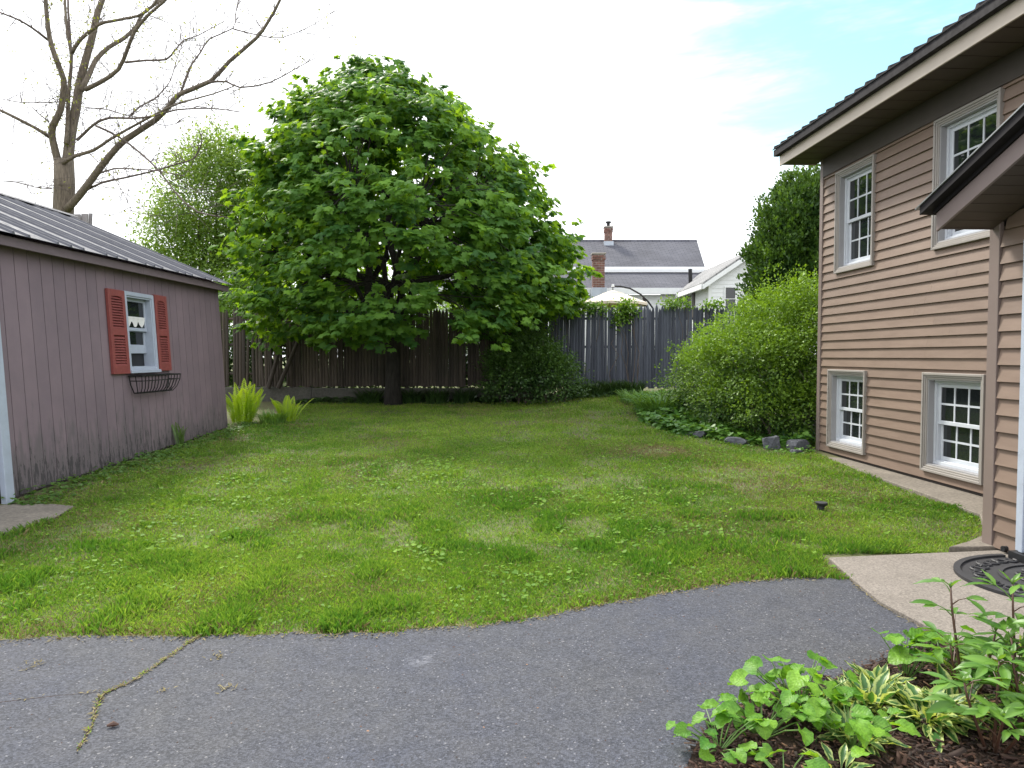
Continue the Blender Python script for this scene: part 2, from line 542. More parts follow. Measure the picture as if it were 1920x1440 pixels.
M = dict(
    asphalt=asphalt_mat(), ground=ground_mat(),
    slab=concrete_mat('slab_concrete', (0.185, 0.162, 0.140), (0.24, 0.212, 0.186), 0.5, 80),
    strip=concrete_mat('old_concrete', (0.16, 0.14, 0.115), (0.235, 0.205, 0.17), 0.4, 30),
    retain=concrete_mat('mossy_concrete', (0.085, 0.082, 0.075), (0.14, 0.135, 0.12), 0.3, 20),
    rock=concrete_mat('field_stone', (0.05, 0.055, 0.068), (0.125, 0.13, 0.15), 0.5, 22),
    siding=siding_mat(), casing=paint('taupe_casing', (0.30, 0.275, 0.255), 0.06, 0.5, gs=3),
    corner=paint('taupe_corner_trim', (0.195, 0.150, 0.135), 0.06, 0.5, gs=3),
    liner=paint('pale_liner', (0.33, 0.325, 0.335), 0.05, 0.5), vinyl=paint('white_vinyl', (0.56, 0.59, 0.64), 0.04, 0.35),
    soffit=paint('brown_soffit', (0.075, 0.054, 0.044), 0.1, 0.6), shade_and_shutter=paint('brown_shade_and_shutter', (0.062, 0.050, 0.043), 0.1, 0.6),  # second brown: eave shade put into colour, also the gabled house's shutters
    fascia=paint('tan_fascia', (0.45, 0.385, 0.325), 0.05, 0.4), mauve_fascia=paint('taupe_fascia', (0.20, 0.155, 0.15), 0.06, 0.45),
    darkroof=metal_mat('dark_bronze_metal', (0.018, 0.016, 0.019), 0.6, 0.0), glass=glass_mat(), core=paint('sheathing', (0.06, 0.05, 0.045), 0.1, 0.9),
    trimmetal=metal_mat('grey_metal_edge', (0.30, 0.31, 0.32), 0.35, 0.7),
    garage=garage_mat(), gfascia=paint('garage_fascia', (0.175, 0.135, 0.15), 0.1, 0.7, (1, 1, 4), 5, (0.14, 0.11, 0.12)),
    gmetal=metal_mat('galvanised_roofing', (0.12, 0.123, 0.142), 0.7, 0.0),
    shutter=paint('brick_red_paint', (0.235, 0.056, 0.050), 0.14, 0.6, gs=8, dirt=(0.30, 0.12, 0.10)), bluewhite=paint('white_gloss_paint', (0.40, 0.45, 0.54), 0.06, 0.5, (1, 1, 1), 9, (0.34, 0.37, 0.42)),
    iron=metal_mat('black_iron', (0.018, 0.018, 0.02), 0.5, 0.4), lace=paint('white_lace', (0.75, 0.75, 0.74), 0.05, 0.8),
    picket_old=picket_mat('weathered_brown_picket', (0.052, 0.041, 0.035), (0.130, 0.106, 0.090), (0.042, 0.045, 0.038)),
    picket_grey=picket_mat('weathered_grey_picket', (0.056, 0.063, 0.088), (0.125, 0.137, 0.178)),
    board=picket_mat('grey_board', (0.16, 0.15, 0.15), (0.30, 0.29, 0.29)),
    bark=bark_mat('grey_bark', (0.085, 0.068, 0.052), (0.20, 0.165, 0.125)), maple_bark=bark_mat('dark_bark', (0.016, 0.014, 0.013), (0.045, 0.039, 0.035)),
    twig=bark_mat('twig_bark', (0.085, 0.066, 0.060), (0.16, 0.125, 0.11)),
    maple=leaf_mat('maple_leaf', (0.054, 0.150, 0.040), (0.190, 0.370, 0.052), 0.52, 0.5, (1.9, 1.5, 0.35), 0.25, 0.9),
    bud=leaf_mat('young_leaf', (0.13, 0.17, 0.03), (0.30, 0.34, 0.06), 0.45),
    feather=leaf_mat('locust_leaf', (0.10, 0.20, 0.040), (0.26, 0.40, 0.075), 0.48),
    backtree=leaf_mat('background_leaf', (0.06, 0.15, 0.025), (0.20, 0.34, 0.05), 0.45),
    yew=leaf_mat('yew_needle', (0.014, 0.050, 0.016), (0.10, 0.20, 0.028), 0.26, 0.5, (1.5, 1.3, 0.4)),
    spirea=leaf_mat('spirea_leaf', (0.022, 0.070, 0.018), (0.21, 0.36, 0.034), 0.36, 0.5, (1.3, 1.2, 0.45)),
    rhodo=leaf_mat('shrub_leaf', (0.030, 0.070, 0.024), (0.10, 0.20, 0.038), 0.32),
    fern=leaf_mat('fern_leaf', (0.16, 0.32, 0.025), (0.44, 0.62, 0.05), 0.5), darkfern=leaf_mat('dull_fern_leaf', (0.06, 0.14, 0.03), (0.14, 0.26, 0.05), 0.4),
    cover=leaf_mat('ground_cover_leaf', (0.055, 0.155, 0.035), (0.17, 0.34, 0.055), 0.35),
    lily=leaf_mat('lily_leaf', (0.025, 0.060, 0.020), (0.07, 0.14, 0.035), 0.3),
    tallgrass=leaf_mat('long_grass', (0.10, 0.22, 0.05), (0.20, 0.36, 0.08), 0.4),
    ivy=leaf_mat('vine_leaf', (0.07, 0.17, 0.025), (0.22, 0.38, 0.05), 0.42),
    grass=leaf_mat('lawn_grass', (0.085, 0.210, 0.026), (0.37, 0.52, 0.088), 0.42, 0.55, (1.25, 1.2, 0.5), 0.25, 0.8),
    weed=leaf_mat('lawn_weed_leaf', (0.08, 0.19, 0.024), (0.21, 0.36, 0.045), 0.35, 0.6, spec=0.15),
    violet=leaf_mat('heart_leaf', (0.075, 0.230, 0.030), (0.24, 0.46, 0.045), 0.42, 0.45, veins=34),
    peony=leaf_mat('peony_leaf', (0.060, 0.165, 0.030), (0.17, 0.33, 0.050), 0.35, 0.4), stem=paint('reddish_stem', (0.075, 0.035, 0.022), 0.2, 0.5), gstem=paint('green_stem', (0.10, 0.19, 0.04), 0.15, 0.5),
    hosta=hosta_mat(), mulch=wood_chip_mat(), mat_rubber=paint('black_rubber', (0.026, 0.026, 0.030), 0.2, 0.6), bedsoil=paint('dark_mulch_soil', (0.040, 0.022, 0.016), 0.35, 0.95, gs=30, bumps=0.8, bscale=25),
    nroof=shingle_mat('slate_grey_shingle', (0.070, 0.072, 0.092), (0.098, 0.100, 0.122)), groof=shingle_mat('pale_grey_shingle', (0.20, 0.20, 0.205), (0.27, 0.27, 0.275)),
    nwhite=paint('white_house_paint', (0.74, 0.76, 0.78), 0.04, 0.5), brick=paint('red_brick', (0.17, 0.082, 0.066), 0.25, 0.85, gs=20, rnd=0.25), mortar=paint('grey_mortar', (0.35, 0.32, 0.29), 0.1, 0.9),
    canvas=paint('beige_canvas', (0.62, 0.54, 0.44), 0.04, 0.8), lead=metal_mat('lead_flashing', (0.38, 0.42, 0.48), 0.5, 0.5), black=paint('black_paint', (0.012, 0.013, 0.016), 0.1, 0.5),
)
# joined below by the builders

# ------------------------------------------------------------------ the ground
def gz(X, Y):
    X = np.asarray(X, float); Y = np.asarray(Y, float)
    r = 0.035 * np.clip(Y - 6, 0, 11.5)
    r = r * (1 - 0.55 * ss(2.2, 4.0, X) * (1 - ss(11, 13, Y)))
    r = r + 0.2 * ss(12, 17.5, Y) * ss(-1, 3, X)
    r = r + 0.5 * ss(18.2, 24, Y)
    r = r + 0.03 * (vnoise(X * 0.9 + 9, Y * 0.9 + 3) - 0.5) * ss(4.8, 7, Y)
    return r

gx = np.unique(np.concatenate([np.linspace(-320, -14, 22), np.linspace(-14, 12, 80), np.linspace(12, 320, 22)]))
gy = np.unique(np.concatenate([np.linspace(-60, 1, 12), np.linspace(1, 26, 84), np.linspace(26, 420, 24)]))
GX, GY = np.meshgrid(gx, gy)
V = np.stack([GX, GY, gz(GX, GY)], -1).reshape(-1, 3)
nx, ny = len(gx), len(gy)
ii = (np.arange(ny - 1)[:, None] * nx + np.arange(nx - 1)[None]).ravel()
F = np.stack([ii, ii + 1, ii + nx + 1, ii + nx], -1)
tag(np_obj('ground', V, F, M['ground'], smooth=True), kind='structure')

EDGE_X = [-30, -2.69, -1.59, -0.75, -0.32, 0.12, 0.61, 1.17, 1.56, 2.0, 2.27]
EDGE_Y = [3.62, 3.68, 3.73, 3.77, 3.84, 3.98, 4.22, 4.51, 4.65, 4.71, 4.66]
def asphalt_edge(X):
    return np.interp(X, EDGE_X, EDGE_Y) + 0.05 * (vnoise(np.asarray(X) * 6 + 5, np.asarray(X) * 0 + 2) - 0.5) + 0.03 * (vnoise(np.asarray(X) * 23, np.asarray(X) * 0 + 7) - 0.5)
BED = [(0.52, 1.6), (0.56, 2.1), (0.64, 2.53), (0.73, 2.71), (0.95, 2.96), (1.18, 3.12), (1.5, 3.22), (1.81, 3.42), (2.10, 3.60), (2.27, 3.74)]
# driveway: a slab of asphalt with its own thin edge, cut round the planting bed
xs = np.concatenate([np.linspace(-12, -3, 10), np.linspace(-2.9, 2.25, 120)])
top = [(x, float(asphalt_edge(x))) for x in xs]
poly = [(-12, -4.0), (0.50, -4.0)] + BED + top[::-1]
mb = MB(); mb.prism_z(poly, -0.05, 0.014)
tag(mb.build('driveway', M['asphalt']), kind='structure')

# concrete landing in front of the door and the old strip along the foundation
mb = MB(); mb.prism_z([(2.30, 5.10), (2.24, 4.6), (2.20, 4.18), (2.28, 3.60), (2.30, 0.5), (4.4, 0.6), (3.95, 5.30), (3.64, 5.29)][::-1][::-1], -0.08, 0.042)
tag(mb.build('landing_slab', M['slab'], bevel=0.008), kind='structure')
mb = MB()
pts = [(4.44, 10.5), (4.42, 9.6), (4.36, 8.45), (4.33, 7.4), (4.27, 6.42), (3.86, 5.72), (3.55, 5.47), (3.30, 5.31), (4.2, 5.33), (4.98, 6.0), (4.92, 7.0), (4.72, 10.5)]
mb.prism_z(pts[::-1], -0.05, 0.062)
tag(mb.build('foundation_path', M['strip'], bevel=0.006), kind='structure')
mb = MB(); mb.prism_z([(-5.3, 6.7), (-4.95, 6.95), (-4.55, 6.98), (-4.28, 6.88), (-4.16, 6.40), (-4.22, 5.75), (-4.35, 5.2), (-5.3, 5.0)][::-1], -0.06, 0.04)
tag(mb.build('garage_apron', M['strip'], bevel=0.006), kind='structure')
# packed dirt joint between driveway and landing
mb = MB(); mb.prism_z([(2.27, 4.66), (2.33, 5.08), (2.40, 5.05), (2.30, 4.18), (2.36, 3.6), (2.25, 3.70), (2.20, 4.2)], -0.03, 0.010)
tag(mb.build('dirt_joint', M['strip']), kind='structure')

# mulched planting bed
bed_poly = BED + [(2.30, 3.55), (2.32, 1.2), (0.52, 1.2)]
mb = MB(); mb.prism_z(bed_poly[::-1], -0.06, 0.012)
tag(mb.build('planting_bed_soil', M['bedsoil']), kind='structure')

def in_poly(x, y, poly):
    x = np.asarray(x); y = np.asarray(y)
    res = np.zeros(x.shape, bool)
    n = len(poly)
    for i in range(n):
        x0, y0 = poly[i]; x1, y1 = poly[(i + 1) % n]
        c = ((y0 > y) != (y1 > y)) & (x < (x1 - x0) * (y - y0) / (y1 - y0 + 1e-12) + x0)
        res ^= c
    return res

# ------------------------------------------------------------------ the tan house
HU = Vector((0.051, -1.0)).normalized()
house = empty('house', (4.655, 10.7, 0.0), math.atan2(HU.y, HU.x))
tag(house, 'brown clapboard house with bronze metal roof and four six-over-six windows', 'house')
# local frame: x runs along the wall towards the viewer, -y looks at the yard
S_END = 8.6
WINS = [(0.45, 1.43, 2.68, 4.115), (2.63, 3.65, 2.695, 4.135), (0.32, 1.315, 0.185, 1.31), (2.52, 3.525, 0.185, 1.315)]
WNAMES = ['upper window near the yard corner', 'upper window half hidden by the porch roof', 'basement-level window near the yard corner', 'basement-level window beside the porch corner']

def holes_cells(x0, x1, z0, z1, holes):
    xs = sorted({x0, x1, *[h[0] for h in holes], *[h[1] for h in holes]})
    zs = sorted({z0, z1, *[h[2] for h in holes], *[h[3] for h in holes]})
    for i in range(len(xs) - 1):
        for j in range(len(zs) - 1):
            cx, cz = (xs[i] + xs[i + 1]) / 2, (zs[j] + zs[j + 1]) / 2
            if not any(h[0] < cx < h[1] and h[2] < cz < h[3] for h in holes):
                yield xs[i], xs[i + 1], zs[j], zs[j + 1]

mb = MB()
inner = [(a + 0.05, b - 0.05, c + 0.05, d - 0.05) for a, b, c, d in WINS]
for a, b, c, d in holes_cells(0.0, S_END, 0.02, 4.46, inner):
    mb.box(a, b, 0.0, 0.16, c, d)
mb.box(0.002, 0.12, 0.16, 6.5, 0.02, 4.46); mb.box(S_END - .12, S_END - .002, 0.16, 6.5, 0.02, 4.46); mb.box(0.12, S_END - .12, 6.3, 6.5, 0.02, 4.46)
mb.build('wall', M['core'], house)

def clapboard(mb, x0, x1, z0, h, top_z=None):
    e = h * 0.998
    mb.prism([(-0.028, z0), (-0.004, z0), (-0.004, z0 + e), (-0.010, z0 + e)], x0, x1)

EXPO = 0.1255
Z0 = 0.10
rows = int((4.40 - Z0) / EXPO)
def lap(z0, z1, zb, zt):
    """profile of one clapboard between z0 and z1 of its full run zb..zt"""
    fy = lambda z: -0.034 + 0.024 * (z - zb) / (zt - zb)
    return [(fy(z0), z0), (-0.004, z0), (-0.004, z1), (fy(z1), z1)]
for r_ in range(rows + 1):
    z = Z0 + r_ * EXPO
    zt = min(z + EXPO * 0.998, 4.42)
    spans = [(0.055, 5.2, z, zt)]
    for a, b, c, d in WINS:
        nxt = []
        for (x0, x1, q0, q1) in spans:
            if d - .012 <= q0 or c + .012 >= q1 or b <= x0 or a >= x1:
                nxt.append((x0, x1, q0, q1)); continue
            if a + .004 > x0: nxt.append((x0, a + .004, q0, q1))
            if b - .004 < x1: nxt.append((b - .004, x1, q0, q1))
            if c + .006 > q0 + .015: nxt.append((max(x0, a + .0045), min(x1, b - .0045), q0, c + .006))
            if d - .006 < q1 - .015: nxt.append((max(x0, a + .0045), min(x1, b - .0045), d - .006, q1))
        spans = nxt
    for x0, x1, q0, q1 in spans:
        parts = [(x0, x1)]
        if x1 - x0 > 3.0:
            j = x0 + (0.35 + 0.3 * random.random()) * (x1 - x0); parts = [(x0, j - 0.0008), (j + 0.0008, x1)]
        for p, q in parts:
            e = random.uniform(-.001, .001)
            MB().prism(lap(q0, q1, z, zt), p, q).build('clapboard', M['siding'], house)
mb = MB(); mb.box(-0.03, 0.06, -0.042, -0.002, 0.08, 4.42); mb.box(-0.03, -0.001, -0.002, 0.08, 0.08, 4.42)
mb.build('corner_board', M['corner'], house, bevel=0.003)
mb = MB(); mb.box(0.061, 5.2, -0.046, -0.036, 4.15, 4.418); mb.build('eave_shade_strip', M['shade_and_shutter'], house)  # dark strip standing in for shade on the top clapboards under the eave

def sash(parent, x0, x1, z0, z1, y, rail=0.035, bot=0.045, cols=3, rws=2, gm=None, fm=None, barw=0.011):
    gm = gm or M['glass']; fm = fm or M['vinyl']
    mb = MB(); mb.frame(x0, x1, z0, z1, rail, y, y + 0.028, bot)
    mb.build('sash', fm, parent, bevel=0.003)
    ax0, ax1, az0, az1 = x0 + rail, x1 - rail, z0 + bot, z1 - rail
    cw, rh = (ax1 - ax0) / cols, (az1 - az0) / rws
    for i in range(1, cols):
        xx = ax0 + i * cw
        mb = MB(); mb.box(xx - barw, xx + barw, y + 0.004, y + 0.018, az0, az1); mb.build('glazing_bar', fm, parent)
    for j in range(1, rws):
        zz = az0 + j * rh
        for i in range(cols):
            mb = MB(); mb.box(ax0 + i * cw + (barw if i else 0), ax0 + (i + 1) * cw - (barw if i < cols - 1 else 0), y + 0.0045, y + 0.0175, zz - barw, zz + barw); mb.build('glazing_bar', fm, parent)
    for i in range(cols):
        for j in range(rws):
            mb = MB(); t = random.uniform(-.0015, .0015)
            g = barw
            mb.add([(ax0 + i * cw + (g if i else 0), y + 0.012 + t, az0 + j * rh + (g if j else 0)), (ax0 + (i + 1) * cw - (g if i < cols - 1 else 0), y + 0.012 - t, az0 + j * rh + (g if j else 0)),
                    (ax0 + (i + 1) * cw - (g if i < cols - 1 else 0), y + 0.012 - t, az0 + (j + 1) * rh - (g if j < rws - 1 else 0)), (ax0 + i * cw + (g if i else 0), y + 0.012 + t, az0 + (j + 1) * rh - (g if j < rws - 1 else 0))],
                   [(0, 1, 2, 3)])
            mb.build('pane', gm, parent)

for (a, b, c, d), lab in zip(WINS, WNAMES):
    mb = MB()
    mb.frame(a, b, c, d, 0.028, -0.060, 0.0)
    mb.frame(a + 0.028, b - 0.028, c + 0.028, d - 0.028, 0.022, -0.048, 0.002)
    mb.frame(a + 0.050, b - 0.050, c + 0.050, d - 0.050, 0.022, -0.038, 0.004)
    win = mb.build('window', M['casing'], house, bevel=0.003)
    win['label'] = lab
    i0 = 0.072
    mb = MB(); mb.frame(a + i0, b - i0, c + i0, d - i0, 0.016, -0.026, 0.15); mb.build('liner', M['liner'], win)
    j0 = i0 + 0.016
    mb = MB(); mb.frame(a + j0, b - j0, c + j0, d - j0, 0.030, 0.040, 0.149, 0.036)
    mb.frame(a + j0 + .03, b - j0 - .03, c + j0 + .036, d - j0 - .03, 0.012, 0.060, 0.148)
    mb.build('frame', M['vinyl'], win, bevel=0.003)
    k0 = j0 + 0.042
    mid = (c + d) / 2
    sash(win, a + k0, b - k0, mid - 0.02, d - k0, 0.066)
    sash(win, a + k0 + .001, b - k0 - .001, c + k0 + 0.006, mid + 0.018, 0.098)
    mb = MB(); mb.box(a + j0, b - j0, 0.152, 0.16, c + j0, d - j0); mb.build('room_darkness', M['black'], win)

# main roof: eave over the yard wall, ribbed metal
def ribbed(mb, s0, s1, y0, z0, y1, z1, pitch=0.23, rh=0.022, rw=0.045, th=0.012, start=None):
    s = s0 if start is None else start
    prof = [(s0, 0.0)]
    while s < s1 - 0.08:
        if s > s0 + 0.01:
            prof += [(s, 0.0), (s + rw * 0.28, rh), (s + rw * 0.72, rh), (s + rw, 0.0)]
        s += pitch
    prof.append((s1, 0.0))
    n = len(prof)
    vs = []
    for (y, z) in ((y0, z0), (y1, z1)):
        vs += [(p, y, z + h) for p, h in prof] + [(p, y, z - th) for p, h in prof]
    fs = []
    for i in range(n - 1):
        fs += [(i, i + 1, 2 * n + i + 1, 2 * n + i), (n + i + 1, n + i, 3 * n + i, 3 * n + i + 1), (i + 1, i, n + i, n + i + 1), (2 * n + i, 2 * n + i + 1, 3 * n + i + 1, 3 * n + i)]
    fs += [(0, 2 * n, 3 * n, n), (n - 1, 2 * n - 1, 4 * n - 1, 3 * n - 1)]
    return mb.add(vs, fs)

rise = 0.42
n_pan = 10
e0, e1 = -0.32, S_END + 0.2
pw = 0.92
for k in range(n_pan):
    a = e0 + k * pw; b = min(e1, a + pw)
    mb = MB(); ribbed(mb, a, b - 0.002, -0.66, 4.655 - 0.0, 3.2, 4.655 + 3.86 * rise, start=a + 0.05, rh=0.032, rw=0.06)
    mb.build('roof_panel', M['darkroof'], house)
mb = MB(); mb.box(-0.30, S_END, -0.645, -0.571, 4.545, 4.636); mb.build('overhang_shade_box', M['darkroof'], house)  # dark box standing in for the shaded underside of the metal overhang
mb = MB(); mb.prism([(-0.57, 4.392), (-0.548, 4.392), (-0.548, 4.60), (-0.57, 4.60)][::-1], -0.26, S_END); mb.build('fascia', M['fascia'], house, bevel=0.002)
mb = MB(); mb.box(-0.255, -0.235, -0.547, -0.002, 4.41, 4.62); mb.build('eave_return', M['fascia'], house)
s = -0.233
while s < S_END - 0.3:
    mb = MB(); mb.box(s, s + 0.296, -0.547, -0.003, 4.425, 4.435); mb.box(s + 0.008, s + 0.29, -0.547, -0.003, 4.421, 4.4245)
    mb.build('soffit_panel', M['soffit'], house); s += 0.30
mb = MB(); mb.box(-0.23, S_END, -0.54, 3.2, 4.47, 4.49); mb.build('attic_floor', M['core'], house)
mb = MB(); mb.prism([(0.0, 4.49), (3.2, 4.49), (3.2, 4.6 + 3.7 * rise)][::-1], -0.20, -0.08); mb.build('gable_wall', M['siding'], house)

# entry bump-out with its own little gable roof
ES, EY = 5.213, -1.252
mb = MB(); mb.box(ES + 0.01, 8.4, EY + 0.01, -0.03, 0.06, 2.40); mb.build('entry_wall', M['core'], house)
for r_ in range(0, 23):
    z = 0.055 + r_ * EXPO
    if z + EXPO > 2.95: break
    smin = max(ES + 0.09, ES + (z + EXPO - 2.52) / 0.40 + 0.02)
    for a, b in ((smin, 5.555),):
        if b - a > 0.03:
            mb = MB(); mb.prism([(EY - 0.024, z), (EY + 0.006, z), (EY + 0.006, z + EXPO * .998), (EY, z + EXPO * .998)], a, b); mb.build('clapboard', M['siding'], house)
mb = MB(); mb.box(ES - 0.02, ES + 0.085, EY - 0.028, EY + 0.009, 0.06, 2.52); mb.box(ES - 0.02, ES + 0.009, EY + 0.0095, EY + 0.12, 0.06, 2.52)
mb.build('corner_board', M['corner'], house, bevel=0.003)
mb = MB(); mb.box(5.56, 5.60, EY - 0.05, EY + 0.008, 0.10, 2.22); mb.box(5.602, 5.64, EY - 0.062, EY + 0.008, 0.10, 2.22); mb.box(5.642, 5.70, EY - 0.046, EY + 0.008, 0.10, 2.22)
mb.box(5.56, 6.85, EY - 0.052, EY + 0.008, 2.222, 2.33)
mb.build('door_frame', M['bluewhite'], house, bevel=0.003)
door = MB().box(5.705, 6.65, EY - 0.03, EY + 0.006, 0.12, 2.215).build('door', M['vinyl'], house)
MB().tube([(5.80, EY - 0.03, 1.05), (5.80, EY - 0.085, 1.05)], 0.026, 10).build('door_handle', M['trimmetal'], door)
MB().box(5.56, 6.80, EY - 0.10, EY + 0.004, 0.044, 0.098).build('door_sill', M['black'], house)
MB().tube([(5.44, EY + 0.0, 0.075), (5.44, EY - 0.05, 0.075)], 0.022, 10).build('drain_pipe', M['black'], house)
# porch roof
PS, PY, PZ, PK = 5.24, -1.715, 2.455, 0.40     # lower tip of the rake, slope
ridge_s = 6.75
def pz(s): return PZ + (s - PS) * PK
nb = 15
for k in range(nb):
    a, b = PS + 0.0 + k * 0.1, PS + k * 0.1 + 0.094
    mb = MB(); mb.prism_y([(a, pz(a) + 0.012), (b, pz(b) + 0.012), (b, pz(b) + 0.026), (a, pz(a) + 0.026)], PY + 0.024, EY - 0.029)
    mb.build('soffit_board', M['soffit'], house)
mb = MB(); mb.prism_y([(PS, pz(PS) + 0.027), (ridge_s, pz(ridge_s) + 0.027), (ridge_s, pz(ridge_s) + 0.06), (PS, pz(PS) + 0.06)], PY + 0.022, 0.0); mb.build('porch_deck', M['black'], house)
mb = MB(); mb.prism_y([(PS - 0.03, pz(PS - 0.03)), (ridge_s, pz(ridge_s)), (ridge_s, pz(ridge_s) + 0.135), (PS - 0.03, pz(PS - 0.03) + 0.135)], PY, PY + 0.021); mb.build('rake_board', M['mauve_fascia'], house, bevel=0.002)
mb = MB(); mb.prism_y([(PS - 0.04, pz(PS - 0.04) + 0.137), (ridge_s, pz(ridge_s) + 0.137), (ridge_s, pz(ridge_s) + 0.165), (PS - 0.04, pz(PS - 0.04) + 0.165)], PY - 0.016, PY + 0.03); mb.build('drip_moulding', M['darkroof'], house)
mb = MB(); mb.prism_y([(PS - 0.10, pz(PS - 0.10) + 0.166), (ridge_s, pz(ridge_s) + 0.166), (ridge_s, pz(ridge_s) + 0.225), (PS - 0.10, pz(PS - 0.10) + 0.225)], PY - 0.085, 0.0); mb.build('porch_roof', M['darkroof'], house)
mb = MB(); mb.prism_y([(PS - 0.14, pz(PS - 0.14) + 0.2255), (ridge_s, pz(ridge_s) + 0.2255), (ridge_s, pz(ridge_s) + 0.236), (PS - 0.14, pz(PS - 0.14) + 0.236)], PY - 0.098, 0.0); mb.build('roof_edge', M['trimmetal'], house)
mb = MB(); mb.box(PS - 0.02, PS + 0.002, PY + 0.022, EY - 0.03, PZ + 0.004, PZ + 0.13); mb.build('eave_return', M['soffit'], house)
mb = MB(); mb.prism_y([(2 * ridge_s - PS, pz(PS)), (ridge_s + 0.001, pz(ridge_s)), (ridge_s + 0.001, pz(ridge_s) + 0.236), (2 * ridge_s - PS, pz(PS) + 0.236)][::-1], PY - 0.09, 0.0); mb.build('porch_roof', M['darkroof'], house)
mb = MB(); mb.prism_y([(5.25, 2.40), (8.3, 2.40), (ridge_s, pz(ridge_s) - 0.03)], EY + 0.012, EY + 0.1); mb.build('entry_gable', M['core'], house)

# ------------------------------------------------------------------ the leaning garage
GO = Vector((-5.08, 4.0))
garage = empty('garage', (GO.x, GO.y, 0), math.atan2(1.0, 0.0075))
tag(garage, 'leaning mauve plank garage with ribbed metal roof and red shutters', 'garage')
LEAN = 0.058
def gw(p): return (p[0], p[1] + LEAN * p[2], p[2])
# local: x along the wall away from the viewer, -y looks at the yard
GL = 8.50
WG = (5.44, 6.20, 1.285, 2.37)
wg_in = (WG[0] + .05, WG[1] - .05, WG[2] + .05, WG[3] - .05)
mb = MB(gw)
for a, b, c, d in holes_cells(0.0, GL - 0.01, 0.0, 2.74, [wg_in, (1.6, 2.95, 0.0, 2.1)]):
    mb.box(a, b, 0.016, 0.11, c, d)
mb.box(GL - 0.11, GL - 0.01, 0.11, 5.5, 0.0, 2.74); mb.box(0.0, 0.1, 0.11, 5.5, 0, 2.74); mb.box(0.1, GL - 0.11, 5.4, 5.5, 0, 2.74)
mb.build('wall', M['core'], garage)
x = 0.0
GRV = 0.2055
off = (7.24 - 4.0) % GRV
x = off - GRV
while x < GL:
    a, b = max(0.0, x + 0.005), min(GL, x + GRV - 0.005)
    x += GRV
    if b - a < 0.02: continue
    zb = float(gz(-5.05, 4 + a)) + 0.03
    cuts = []
    if b > WG[0] + .02 and a < WG[1] - .02: cuts = [(WG[2] + .02, WG[3] - .02)]
    if b > 1.52 and a < 3.02: cuts = [(0, 2.12)]
    zs = [(zb, 2.72)]
    for c, d in cuts:
        zs = [(zb, c), (d, 2.72)]
    for c, d in zs:
        if d - c < 0.05: continue
        mb = MB(gw); mb.box(a, b, 0.0, 0.0155, c, d); mb.build('siding_board', M['garage'], garage)
# back-set groove board behind the joints, gable end facing the fence
mb = MB(gw); mb.prism([(0.02, 2.741), (2.76, 3.86), (5.5, 2.741)], GL - 0.10, GL - 0.015); mb.build('gable_wall', M['garage'], garage)
mb = MB(gw); mb.box(GL - 0.008, GL + 0.012, -0.004, 0.09, 0.26, 2.72); mb.build('corner_board', M['garage'], garage)
# roof
EYG, EZG = -0.10, 2.745
RYG, RZG = 2.62, 3.93
def gsag(p): return (p[0], p[1] + LEAN * 2.7 , p[2] + 0.006 * (p[0] - 3))
k = 0
a = -0.1
pw = 0.92
while a < GL + 0.1:
    b = min(GL + 0.16, a + pw)
    mb = MB(gsag); ribbed(mb, a, b - 0.002, EYG - 0.13, EZG - 0.02, RYG, RZG, start=a + (6.909 - 4.0 - a) % 0.23 - 0.02, rh=0.026, rw=0.05, th=0.004)
    mb.build('roof_panel', M['gmetal'], garage)
    a += pw
a = -0.1
while a < GL + 0.1:
    b = min(GL + 0.16, a + pw)
    mb = MB(gsag); ribbed(mb, a, b - 0.002, 5.5, EZG - 0.02, RYG + 0.003, RZG, start=a + 0.1, rh=0.026, rw=0.05, th=0.004)
    mb.build('roof_panel', M['gmetal'], garage); a += pw
mb = MB(gsag); mb.prism([(RYG - 0.12, RZG - 0.022), (RYG, RZG + 0.035), (RYG + 0.12, RZG - 0.022), (RYG + 0.12, RZG - 0.012), (RYG, RZG + 0.048), (RYG - 0.12, RZG - 0.012)], -0.1, GL + 0.17); mb.build('ridge_cap', M['gmetal'], garage)
for a, b in ((-0.05, 5.75), (5.754, GL + 0.12)):
    mb = MB(gsag); mb.box(a, b, EYG - 0.055, EYG - 0.02, 2.605, 2.705); mb.build('fascia', M['gfascia'], garage, bevel=0.003)
mb = MB(gsag); mb.box(-0.05, GL + 0.11, EYG - 0.019, 0.012, 2.66, 2.675); mb.build('soffit', M['gfascia'], garage)
mb = MB(gsag); mb.prism([(EYG - 0.01, 2.69), (RYG, RZG - 0.06), (RYG, RZG - 0.2), (EYG + 0.05, 2.6)][::-1], GL + 0.10, GL + 0.14); mb.build('rake_board', M['gfascia'], garage)
# door trim at the near edge of the picture
mb = MB(gw); mb.box(2.98, 3.10, -0.055, 0.004, 0.03, 2.16); mb.box(3.102, 3.13, -0.03, 0.004, 0.03, 2.16); mb.box(1.55, 2.978, -0.05, 0.004, 2.12, 2.24); mb.box(1.46, 1.548, -0.05, 0.004, 0.03, 2.24)
mb.build('door_frame', M['bluewhite'], garage, bevel=0.004)
MB(gw).box(1.55, 2.976, 0.03, 0.07, 0.04, 2.11).build('door', M['bluewhite'], garage)
